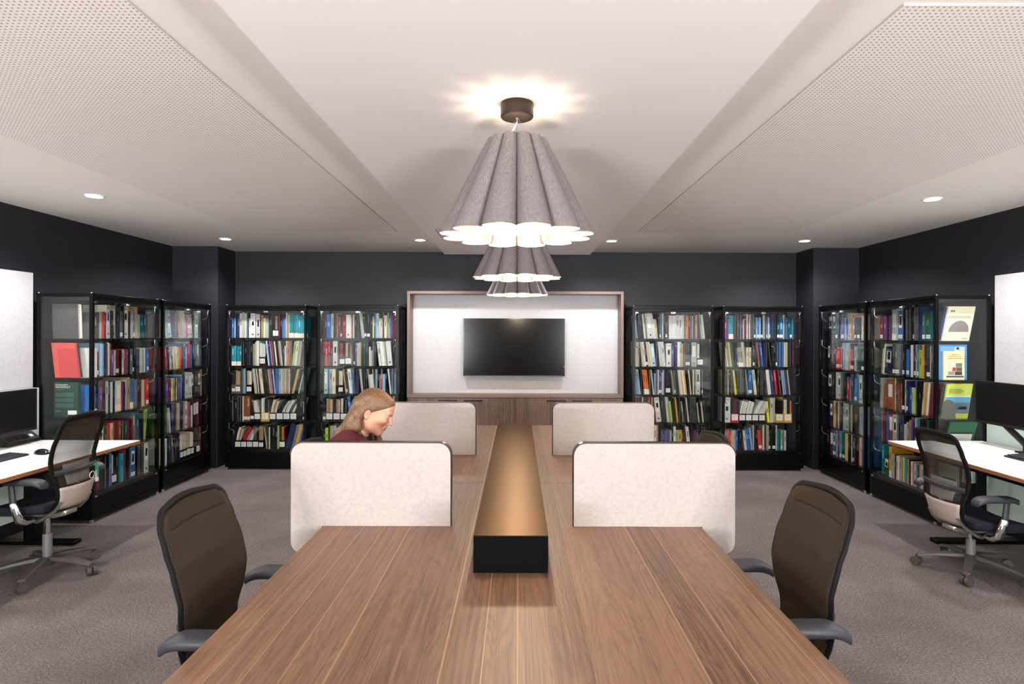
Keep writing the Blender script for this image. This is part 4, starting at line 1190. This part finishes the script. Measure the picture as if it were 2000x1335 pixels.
# books of one kind past three hundred: the largest in the picture stay objects of their own
def pix(r_):
    y = r_['T'].translation.y; k_ = FPX / y
    wide = r_['w'] if r_['key'] in 'ABCD' else r_['w'] * abs(r_['T'].translation.x) / y
    return wide * r_['h'] * k_ * k_
bykind = {}
for r_ in RECS: bykind.setdefault(r_['kind'], []).append(r_)
rest = MB()
for kd, lst in bykind.items():
    lst.sort(key=pix, reverse=True)
    for i, r_ in enumerate(lst):
        b = book_mesh(kd, r_['w'], r_['h'], r_['d'], r_['col'], r_['fl'])
        if i >= 298:
            rest.c = None
            o_ = len(rest.v)
            rest.v.extend([tuple(r_['T'] @ Vector(p)) for p in b.v]); rest.f.extend([[q + o_ for q in f_] for f_ in b.f]); rest.mi.extend(b.mi); rest.col.extend(b.col)
            continue
        o = place(r_['T'], kd, b.mesh(kd, M['print']), 'ring binder' if kd == 'ring_binder' else ('report' if 'report' in kd else 'book'), r_['label'], {'book': 'books on the glass shelves', 'hardback': 'thick hardbacks on the glass shelves', 'slim_report': 'slim reports on the glass shelves', 'spiral_bound_report': 'coil bound reports on the glass shelves', 'ring_binder': 'ring binders on the glass shelves'}[kd], r_['key'])
        if kd == 'spiral_bound_report':
            coil_mesh(r_['w'], r_['h'], r_['col']).build('coil_binding', M['print'], o)
        if '_' in r_['fl']:
            lb = MB(); lb.c = rgb(230, 230, 226); lb.box(-r_['w'] * .42, r_['w'] * .42, -.0012, -.0004, .018, .052)
            lb.c = rgb(90, 90, 90); lb.box(-r_['w'] * .2, r_['w'] * .2, -.0014, -.0012, .03, .033).box(-r_['w'] * .2, r_['w'] * .15, -.0014, -.0012, .037, .04)
            lb.build('spine_label', M['print'], o)
if rest.v:
    tag(rest.build('books', M['print']), 'remaining small books standing among the others on the shelves', 'books', kind='stuff')
# ---------------------------------------------------------------- seated woman, built as one continuous surface
PY = 3.36
class Field:
    def __init__(self, lo, hi, h):
        self.lo = np.array(lo, np.float32); self.h = h
        n = np.ceil((np.array(hi) - np.array(lo)) / h).astype(int) + 1
        self.n = n; self.F = np.full(n, .12, np.float32)
        self.ax = [self.lo[i] + h * np.arange(n[i], dtype=np.float32) for i in range(3)]
    def region(self, b0, b1):
        i0 = np.clip(np.floor((np.array(b0) - self.lo) / self.h).astype(int), 0, self.n); i1 = np.clip(np.ceil((np.array(b1) - self.lo) / self.h).astype(int) + 1, 0, self.n)
        s = tuple(slice(a, b) for a, b in zip(i0, i1))
        X = self.ax[0][s[0]][:, None, None]; Y = self.ax[1][s[1]][None, :, None]; Z = self.ax[2][s[2]][None, None, :]
        return s, X, Y, Z
    def comb(self, s, d, k, sub=False):
        f = self.F[s]
        if f.size == 0: return
        if sub:
            h = np.maximum(k - np.abs(f + d), 0) / k
            self.F[s] = np.maximum(f, -d) + h * h * k / 4
        else:
            h = np.maximum(k - np.abs(f - d), 0) / k
            self.F[s] = np.minimum(f, d) - h * h * k / 4
    def cone(self, a, b, r1, r2=None, k=.02, sub=False):
        r2 = r1 if r2 is None else r2
        a = np.array(a, float); b = np.array(b, float); m = max(r1, r2) + k + .02
        s, X, Y, Z = self.region(np.minimum(a, b) - m, np.maximum(a, b) + m)
        d = b - a; L2 = max(1e-9, float(d @ d))
        t = np.clip(((X - a[0]) * d[0] + (Y - a[1]) * d[1] + (Z - a[2]) * d[2]) / L2, 0, 1)
        q = np.sqrt((X - a[0] - t * d[0]) ** 2 + (Y - a[1] - t * d[1]) ** 2 + (Z - a[2] - t * d[2]) ** 2) - (r1 + (r2 - r1) * t)
        self.comb(s, q.astype(np.float32), k, sub); return self
    def chain(self, pts, rs, k=.02):
        for i in range(len(pts) - 1): self.cone(pts[i], pts[i + 1], rs[i], rs[i + 1], k)
        return self
    def ell(self, c, ax, rad, k=.02, sub=False):
        """ellipsoid with its own axes (rows of ax)"""
        c = np.array(c, float); m = max(rad) + k + .02
        s, X, Y, Z = self.region(c - m, c + m)
        p = [(X - c[0]) * ax[i][0] + (Y - c[1]) * ax[i][1] + (Z - c[2]) * ax[i][2] for i in range(3)]
        k0 = np.sqrt(sum((p[i] / rad[i]) ** 2 for i in range(3))); k1 = np.sqrt(sum((p[i] / rad[i] ** 2) ** 2 for i in range(3))) + 1e-9
        self.comb(s, (k0 * (k0 - 1) / k1).astype(np.float32), k, sub); return self
    def surface(self):
        F = self.F; ins = F < 0; n = self.n
        c = np.zeros(tuple(n - 1), np.int8)
        for dx in (0, 1):
            for dy in (0, 1):
                for dz in (0, 1):
                    c += ins[dx:n[0] - 1 + dx, dy:n[1] - 1 + dy, dz:n[2] - 1 + dz]
        I, J, K = np.nonzero((c > 0) & (c < 8))
        idx = np.full(tuple(n - 1), -1, np.int32); idx[I, J, K] = np.arange(len(I))
        acc = np.zeros((len(I), 3), np.float64); cnt = np.zeros(len(I))
        cor = [(0, 0, 0), (1, 0, 0), (0, 1, 0), (1, 1, 0), (0, 0, 1), (1, 0, 1), (0, 1, 1), (1, 1, 1)]
        for a in range(8):
            for b in range(a + 1, 8):
                if sum(abs(cor[a][i] - cor[b][i]) for i in range(3)) != 1: continue
                fa = F[I + cor[a][0], J + cor[a][1], K + cor[a][2]]; fb = F[I + cor[b][0], J + cor[b][1], K + cor[b][2]]
                m = (fa < 0) != (fb < 0); t = np.where(m, fa / np.where(m, fa - fb, 1), 0)
                for i in range(3): acc[:, i] += np.where(m, cor[a][i] + t * (cor[b][i] - cor[a][i]), 0)
                cnt += m
        P = acc / cnt[:, None]
        V = np.stack([I, J, K], 1) + P
        V = V * self.h + self.lo
        quads = []
        for ax in range(3):
            u, v = (ax + 1) % 3, (ax + 2) % 3
            sl0 = [slice(1, -1)] * 3; sl1 = [slice(1, -1)] * 3
            sl0[ax] = slice(0, n[ax] - 1); sl1[ax] = slice(1, n[ax])
            A = ins[tuple(sl0)]; B = ins[tuple(sl1)]
            E = np.argwhere(A != B)
            if len(E) == 0: continue
            fl = A[tuple(E.T)]
            E = E.copy()
            for q in range(3):
                if q != ax: E[:, q] += 1
            def g(du, dv):
                W = E.copy(); W[:, u] += du; W[:, v] += dv
                return idx[tuple(W.T)]
            q = np.stack([g(-1, -1), g(0, -1), g(0, 0), g(-1, 0)], 1)
            q[~fl] = q[~fl][:, ::-1]
            quads.append(q)
        Q = np.concatenate(quads); Q = Q[(Q >= 0).all(1)]
        return V, Q
def field_mesh(fl, name, mats, parent, paint=None, smooth_it=1):
    V, Q = fl.surface()
    for _ in range(smooth_it):
        N = np.zeros_like(V); C = np.zeros(len(V))
        for i in range(4):
            np.add.at(N, Q[:, i], V[Q[:, (i + 1) % 4]]); np.add.at(N, Q[:, i], V[Q[:, i - 1]]); np.add.at(C, Q[:, i], 2)
        V = V * .5 + .5 * N / np.maximum(C, 1)[:, None]
    me = bpy.data.meshes.new(name)
    me.vertices.add(len(V)); me.vertices.foreach_set('co', V.astype(np.float32).ravel())
    me.loops.add(Q.size); me.loops.foreach_set('vertex_index', Q.ravel().astype(np.int32))
    me.polygons.add(len(Q)); me.polygons.foreach_set('loop_start', np.arange(0, Q.size, 4, dtype=np.int32))
    me.update(calc_edges=True); me.validate()
    me.polygons.foreach_set('use_smooth', [True] * len(me.polygons))
    me.materials.append(mats)
    if paint is not None:
        at = me.color_attributes.new('Col', 'FLOAT_COLOR', 'POINT'); at.data.foreach_set('color', paint(V).astype(np.float32).ravel())
    o = bpy.data.objects.new(name, me); COL.objects.link(o)
    if parent is not None: o.parent = parent
    return o
# head frame
HP = R(27)
HC_ = np.array((-.785, PY, 1.135)); HF = np.array((math.cos(HP), 0, -math.sin(HP))); HL = np.array((0, 1., 0)); HU = np.array((math.sin(HP), 0, math.cos(HP)))
def hd(a, b, c): return tuple(HC_ + HF * a + HL * b + HU * c)
HAX = (HF, HL, HU)
def W3(x, y, z): return (x, PY + y, z)
def torso(f, g=0.0, sleeves=True):
    k = .06
    for s in (-1, 1):
        f.chain([W3(-.965, s * .085, .53), W3(-.98, s * .06, .66), W3(-.985, s * .07, .78), W3(-.957, s * .08, .89), W3(-.905, s * .085, .965)], [.10 + g, .085 + g, .088 + g, .085 + g, .062 + g], k)
    f.cone(W3(-.90, -.13, .965), W3(-.90, .13, .965), .052 + g, None, k)
    f.cone(W3(-.93, -.09, .88), W3(-.93, .09, .88), .085 + g, None, k)
    for s in (-1, 1):   # bust and upper arms
        f.cone(W3(-.875, s * .07, .865), W3(-.88, s * .07, .87), .055 + g, None, .05)
        f.chain([W3(-.893, s * .165, .955), W3(-.83, s * .215, .86), W3(-.765, s * .235, .785)], [.047 + g, .039 + g, .032 + g], .035)
        if sleeves: f.chain([W3(-.765, s * .235, .785), W3(-.675, s * .19, .778), W3(-.60, s * .15, .772)], [.032 + g, .030 + g, .026 + g], .03)
f = Field((-1.28, PY - .33, 0.0), (-.30, PY + .33, 1.29), .0036)
torso(f)
for s in (-1, 1):
    # legs and feet
    f.chain([W3(-.96, s * .095, .51), W3(-.78, s * .105, .515), W3(-.57, s * .105, .515)], [.088, .075, .058], .05)
    f.chain([W3(-.57, s * .105, .515), W3(-.605, s * .105, .36), W3(-.61, s * .105, .10)], [.057, .054, .034], .04)
    f.chain([W3(-.625, s * .105, .075), W3(-.53, s * .112, .045), W3(-.44, s * .118, .032)], [.036, .033, .027], .03)
    # forearm, wrist, hand
    f.chain([W3(-.765, s * .235, .785), W3(-.675, s * .19, .776), W3(-.57, s * .135, .762)], [.033, .030, .021], .03)
    wr = np.array(W3(-.57, s * .135, .760)); dv = np.array((.88, -s * .47, -.04)); dv /= np.linalg.norm(dv)
    lv = np.array((-dv[1], dv[0], 0)) * (1 if s < 0 else -1); lv /= np.linalg.norm(lv); up = np.array((0, 0, 1.))   # lv: towards the thumb side
    if lv[1] * s > 0: lv = -lv
    pc = wr + dv * .052
    f.cone(wr, wr + dv * .03, .020, .019, .02)
    f.ell(pc, (dv, lv, up), (.052, .039, .0155), .012)
    for i, (o_, ln, cu) in enumerate(((.028, .92, .30), (.010, 1.0, .36), (-.009, .95, .42), (-.027, .76, .5))):
        p = wr + dv * (.090 - .004 * abs(i - 1)) + lv * o_ + up * .004
        dirv = dv + lv * o_ * 1.6; dirv = dirv / np.linalg.norm(dirv)
        pts = [p - dirv * .02]; ang = .10
        pts.append(p)
        for seg, L in enumerate((.040, .026, .021)):
            pts.append(pts[-1] + (dirv * math.cos(ang) - up * math.sin(ang)) * L * ln); ang += cu * (.75 if seg else .4)
        for q in pts: q[2] = max(q[2], TZ + .0085)
        f.chain(pts, [.0095, .0092, .0085, .0078, .0066], .006)
    tb = wr + dv * .022 + lv * .030
    tp = [tb, tb + (dv * .75 + lv * .62) * .036 - up * .002, tb + (dv * .75 + lv * .62) * .036 + (dv * .93 + lv * .30) * .028 - up * .006, tb + (dv * .75 + lv * .62) * .036 + (dv * .93 + lv * .30) * .05 - up * .010]
    for q in tp: q[2] = max(q[2], TZ + .009)
    f.chain(tp, [.0135, .0115, .0098, .0080], .010)
# neck and head
f.chain([W3(-.885, 0, 1.0), W3(-.865, 0, 1.045), hd(-.025, 0, -.055)], [.060, .051, .050], .035)
f.ell(hd(-.014, 0, .030), HAX, (.090, .073, .078), .02)
f.ell(hd(.030, 0, -.026), HAX, (.062, .060, .080), .03)
f.ell(hd(.062, 0, .045), HAX, (.030, .052, .040), .03)
for s in (-1, 1):
    f.chain([hd(-.006, s * .054, -.048), hd(.020, s * .047, -.078), hd(.066, s * .012, -.096)], [.018, .017, .017], .03)
    f.ell(hd(.062, s * .036, -.022), HAX, (.026, .022, .022), .025)
f.ell(hd(.074, 0, -.097), HAX, (.014, .017, .015), .018)
for s in (-1, 1):
    f.ell(hd(.094, s * .032, .010), HAX, (.016, .019, .011), .014, True)
    f.ell(hd(.0765, s * .031, .006), HAX, (.0135, .0150, .0115), .006)
    f.cone(hd(.092, s * .014, .022), hd(.082, s * .044, .024), .0065, .005, .016)
f.chain([hd(.090, 0, .020), hd(.099, 0, -.004), hd(.112, 0, -.029)], [.0065, .0070, .0088], .010)
for s in (-1, 1): f.ell(hd(.098, s * .0105, -.033), HAX, (.010, .0075, .0065), .006)
f.ell(hd(.086, 0, -.056), HAX, (.012, .022, .018), .014)
f.cone(hd(.091, -.016, -.0585), hd(.091, .016, -.0585), .0055, None, .005)
f.ell(hd(.0965, 0, -.0575), HAX, (.006, .013, .0050), .004)
f.ell(hd(.0940, 0, -.0690), HAX, (.0065, .014, .0055), .004)
f.ell(hd(.097, 0, -.0630), HAX, (.004, .018, .0016), .003, True)
for s in (-1, 1):
    f.ell(hd(-.018, s * .0765, -.016), (HF * .94 + HL * (-s * .34), HL * .94 + HF * (s * .34), HU), (.0165, .0065, .030), .006)
    f.ell(hd(-.012, s * .0835, -.012), HAX, (.008, .005, .017), .004, True)
    f.ell(hd(-.010, s * .0765, -.040), HAX, (.008, .005, .009), .004)
SKIN = np.array(lin((212 / 255, 162 / 255, 139 / 255)) + (1,))
def paint(V):
    n = len(V); C = np.tile(SKIN, (n, 1))
    L = np.stack([(V - HC_) @ HF, (V - HC_) @ HL, (V - HC_) @ HU], 1)
    def blob(c, r, col, soft=.5):
        d = np.sqrt((((L - np.array(c)) / np.array(r)) ** 2).sum(1))
        w = np.clip((1 - d) / soft, 0, 1)[:, None]
        C[:] = C * (1 - w) + w * np.array(tuple(lin([v / 255 for v in col])) + (1,))
    for s in (-1, 1):
        blob((.066, s * .046, -.034), (.03, .026, .024), (208, 138, 120), .9)
        blob((.088, s * .030, .0225), (.012, .021, .0048), (150, 106, 78), .5)
        blob((.090, s * .033, -.0022), (.010, .0165, .0034), (70, 46, 38), .5)
    blob((.098, 0, -.0575), (.014, .020, .0062), (196, 112, 104), .4)
    blob((.096, 0, -.0690), (.014, .019, .0068), (200, 116, 108), .4)
    blob((.098, 0, -.0635), (.014, .020, .0022), (120, 62, 58), .5)
    for s in (-1, 1): blob((-.016, s * .082, -.014), (.018, .012, .032), (208, 138, 120), .9)
    return C
m = mat('skin', (.7, .45, .35, 1), .5, spec=.35)
k = NT(m); at = k.n('ShaderNodeVertexColor'); at.layer_name = 'Col'; k.l(at.outputs[0], k.b.inputs['Base Color'])
k.b.inputs['Subsurface Weight'].default_value = .12; k.b.inputs['Subsurface Radius'].default_value = (1, .4, .25); k.b.inputs['Subsurface Scale'].default_value = .006
per = empty('person', (-1.0, PY, 0), 0, 'woman in a maroon top with long light brown hair, reading at the table', 'person')
def adopt(o):
    o.parent = per; o.matrix_parent_inverse = Matrix.Translation((1.0, -PY, 0)); return o
adopt(field_mesh(f, 'body', m, None, paint))
# clothes
def clip(fl, n_, p, sgn=1):
    n_ = np.array(n_, float); n_ /= np.linalg.norm(n_)
    d = (fl.ax[0][:, None, None] - p[0]) * n_[0] + (fl.ax[1][None, :, None] - p[1]) * n_[1] + (fl.ax[2][None, None, :] - p[2]) * n_[2]
    fl.F = np.maximum(fl.F, (sgn * d).astype(np.float32))
g = Field((-1.30, PY - .33, .46), (-.48, PY + .33, 1.10), .0048)
torso(g, .009)
g.chain([W3(-.90, 0, .985), W3(-.868, 0, 1.04)], [.066, .061], .03)
clip(g, (.62, 0, .78), W3(-.866, 0, 1.030))
mt = mat('maroon_cloth', rgb(88, 36, 46), .85, spec=.2)
k = NT(mt); k.bump(k.noise(k.coord(), 22, 3, .6), .35, .02)
adopt(field_mesh(g, 'top', mt, None, None, 2))
g = Field((-1.28, PY - .25, .05), (-.46, PY + .25, .66), .006)
for s in (-1, 1):
    g.chain([W3(-.965, s * .085, .53), W3(-.975, s * .065, .62)], [.108, .096], .05)
    g.chain([W3(-.96, s * .095, .51), W3(-.78, s * .105, .515), W3(-.57, s * .105, .515)], [.097, .084, .067], .05)
    g.chain([W3(-.57, s * .105, .515), W3(-.605, s * .105, .36), W3(-.61, s * .105, .13)], [.066, .063, .046], .04)
adopt(field_mesh(g, 'trousers', mat('dark_trousers', rgb(34, 34, 42), .85), None, None, 1))
for s in (-1, 1):
    g = Field((-.71, PY + s * .11 - .08, 0), (-.37, PY + s * .11 + .08, .16), .005)
    g.chain([W3(-.628, s * .105, .075), W3(-.53, s * .112, .048), W3(-.435, s * .118, .036)], [.044, .041, .035], .03)
    g.cone(W3(-.635, s * .105, .02), W3(-.435, s * .118, .02), .03, .028, .02)
    clip(g, (0, 0, 1), (0, 0, .092)); clip(g, (0, 0, -1), (0, 0, .001))
    adopt(field_mesh(g, 'shoe', M['black_plastic'], None, None, 1))
# hair
g = Field((-1.08, PY - .13, .86), (-.64, PY + .14, 1.27), .0034)
g.ell(hd(-.018, 0, .030), HAX, (.100, .0825, .0885), .01)
g.ell(hd(.048, 0, .056), HAX, (.044, .060, .036), .03)
X = g.ax[0][:, None, None]; Y = g.ax[1][None, :, None] - PY; Z = g.ax[2][None, None, :]
a_ = (X - HC_[0]) * HF[0] + (Z - HC_[2]) * HF[2]; c_ = (X - HC_[0]) * HU[0] + (Z - HC_[2]) * HU[2]
line = -((-.066) * (a_ - .008) + .076 * (c_ - .006)) / math.hypot(.066, .076)
cut = np.minimum(line + 0 * Y, a_ + .030 + 0 * Y)
g.F = np.maximum(g.F, cut.astype(np.float32))
for y0, y1, r_ in ((-.062, -.070, .020), (-.045, -.056, .026), (-.02, -.03, .028), (.005, .0, .028), (.03, .03, .028), (.052, .06, .024)):
    g.chain([hd(-.050, y0, .062), hd(-.098, y0 * .9, .005), W3(-.905, y1, 1.088), W3(-.965, y1 * 1.05, 1.022), W3(-1.025, y1, .945)], [r_ * .9, r_ * .8, r_, r_ * .72, r_ * .32], .022)
g.chain([hd(-.04, -.074, .0), hd(-.055, -.078, -.045), W3(-.862, -.082, 1.055), W3(-.915, -.088, 1.045)], [.014, .020, .024, .012], .02)
g.chain([hd(-.06, -.066, .0), hd(-.085, -.068, -.04), W3(-.905, -.078, 1.062), W3(-.965, -.078, 1.012)], [.018, .024, .024, .010], .02)
for dy, r_ in ((.078, .017), (.088, .014)):   # locks hanging down on the far side
    g.chain([hd(-.03, dy, .02), hd(-.035, dy + .004, -.04), W3(-.80, dy + .012, 1.02), W3(-.785, dy + .012, .95), W3(-.78, dy + .01, .90)], [r_, r_ * 1.1, r_ * 1.15, r_, r_ * .5], .014)
mh = mat('hair', rgb(120, 86, 58), .42, spec=.5)
k = NT(mh)
tc = k.n('ShaderNodeTexCoord'); mp = k.n('ShaderNodeMapping'); mp.inputs['Rotation'].default_value = (0, R(-40), 0); k.l(tc.outputs['Object'], mp.inputs[0])
mp2 = k.n('ShaderNodeMapping'); mp2.inputs['Scale'].default_value = (240, 240, 7); k.l(mp.outputs[0], mp2.inputs[0])
hf = k.noise(mp2.outputs[0], 1.0, 3, .6, .25)
k.l(k.ramp(hf, [(.3, rgb(70, 48, 34)), (.52, rgb(112, 80, 54)), (.74, rgb(160, 120, 80))]), k.b.inputs['Base Color'])
k.bump(hf, .5, .004)
adopt(field_mesh(g, 'hair', mh, None, None, 2))
# lanyard and earring
ln = MB()
for s in (-1, 1):
    ln.tube([W3(-.905, s * .048, 1.075), W3(-.838, s * .070, 1.018), W3(-.806, s * .064, .965), W3(-.797, s * .045, .90), W3(-.797, s * .010, .82)], [(.008, .0012)] * 5, 8, up=(1, 0, .4))
adopt(ln.build('lanyard', mat('lanyard_green', rgb(22, 120, 76), .5), None, 60))
adopt(MB().ball(hd(-.009, -.0825, -.043), .004, 10).build('earring', M['chrome'], None, 180))
# ---------------------------------------------------------------- camera
cam = bpy.data.cameras.new('camera'); co = bpy.data.objects.new('camera', cam); COL.objects.link(co)
cam.sensor_width = 36; cam.lens = FPX / 2000 * 36
cam.shift_x = -11 / 2000; cam.shift_y = -13.5 / 2000
co.location = (0, 0, CAM_H)
co.rotation_euler = Matrix.Rotation(R(90), 3, 'X').to_4x4().to_euler()
co.matrix_world = Matrix.Translation((0, 0, CAM_H)) @ Matrix.Rotation(R(90), 4, 'X') @ Matrix.Rotation(R(.15), 4, 'Z')
cam.clip_start = .05
sc = bpy.context.scene
sc.camera = co
sc.view_settings.view_transform = 'Standard'; sc.view_settings.look = 'None'; sc.view_settings.gamma = 1; sc.view_settings.use_curve_mapping = False
sc.view_settings.exposure = 0.62
cy = sc.cycles
cy.max_bounces = 12; cy.diffuse_bounces = 8; cy.glossy_bounces = 4; cy.transparent_max_bounces = 24; cy.caustics_reflective = False; cy.caustics_refractive = False
cy.sample_clamp_indirect = 12.0; cy.use_denoising = True
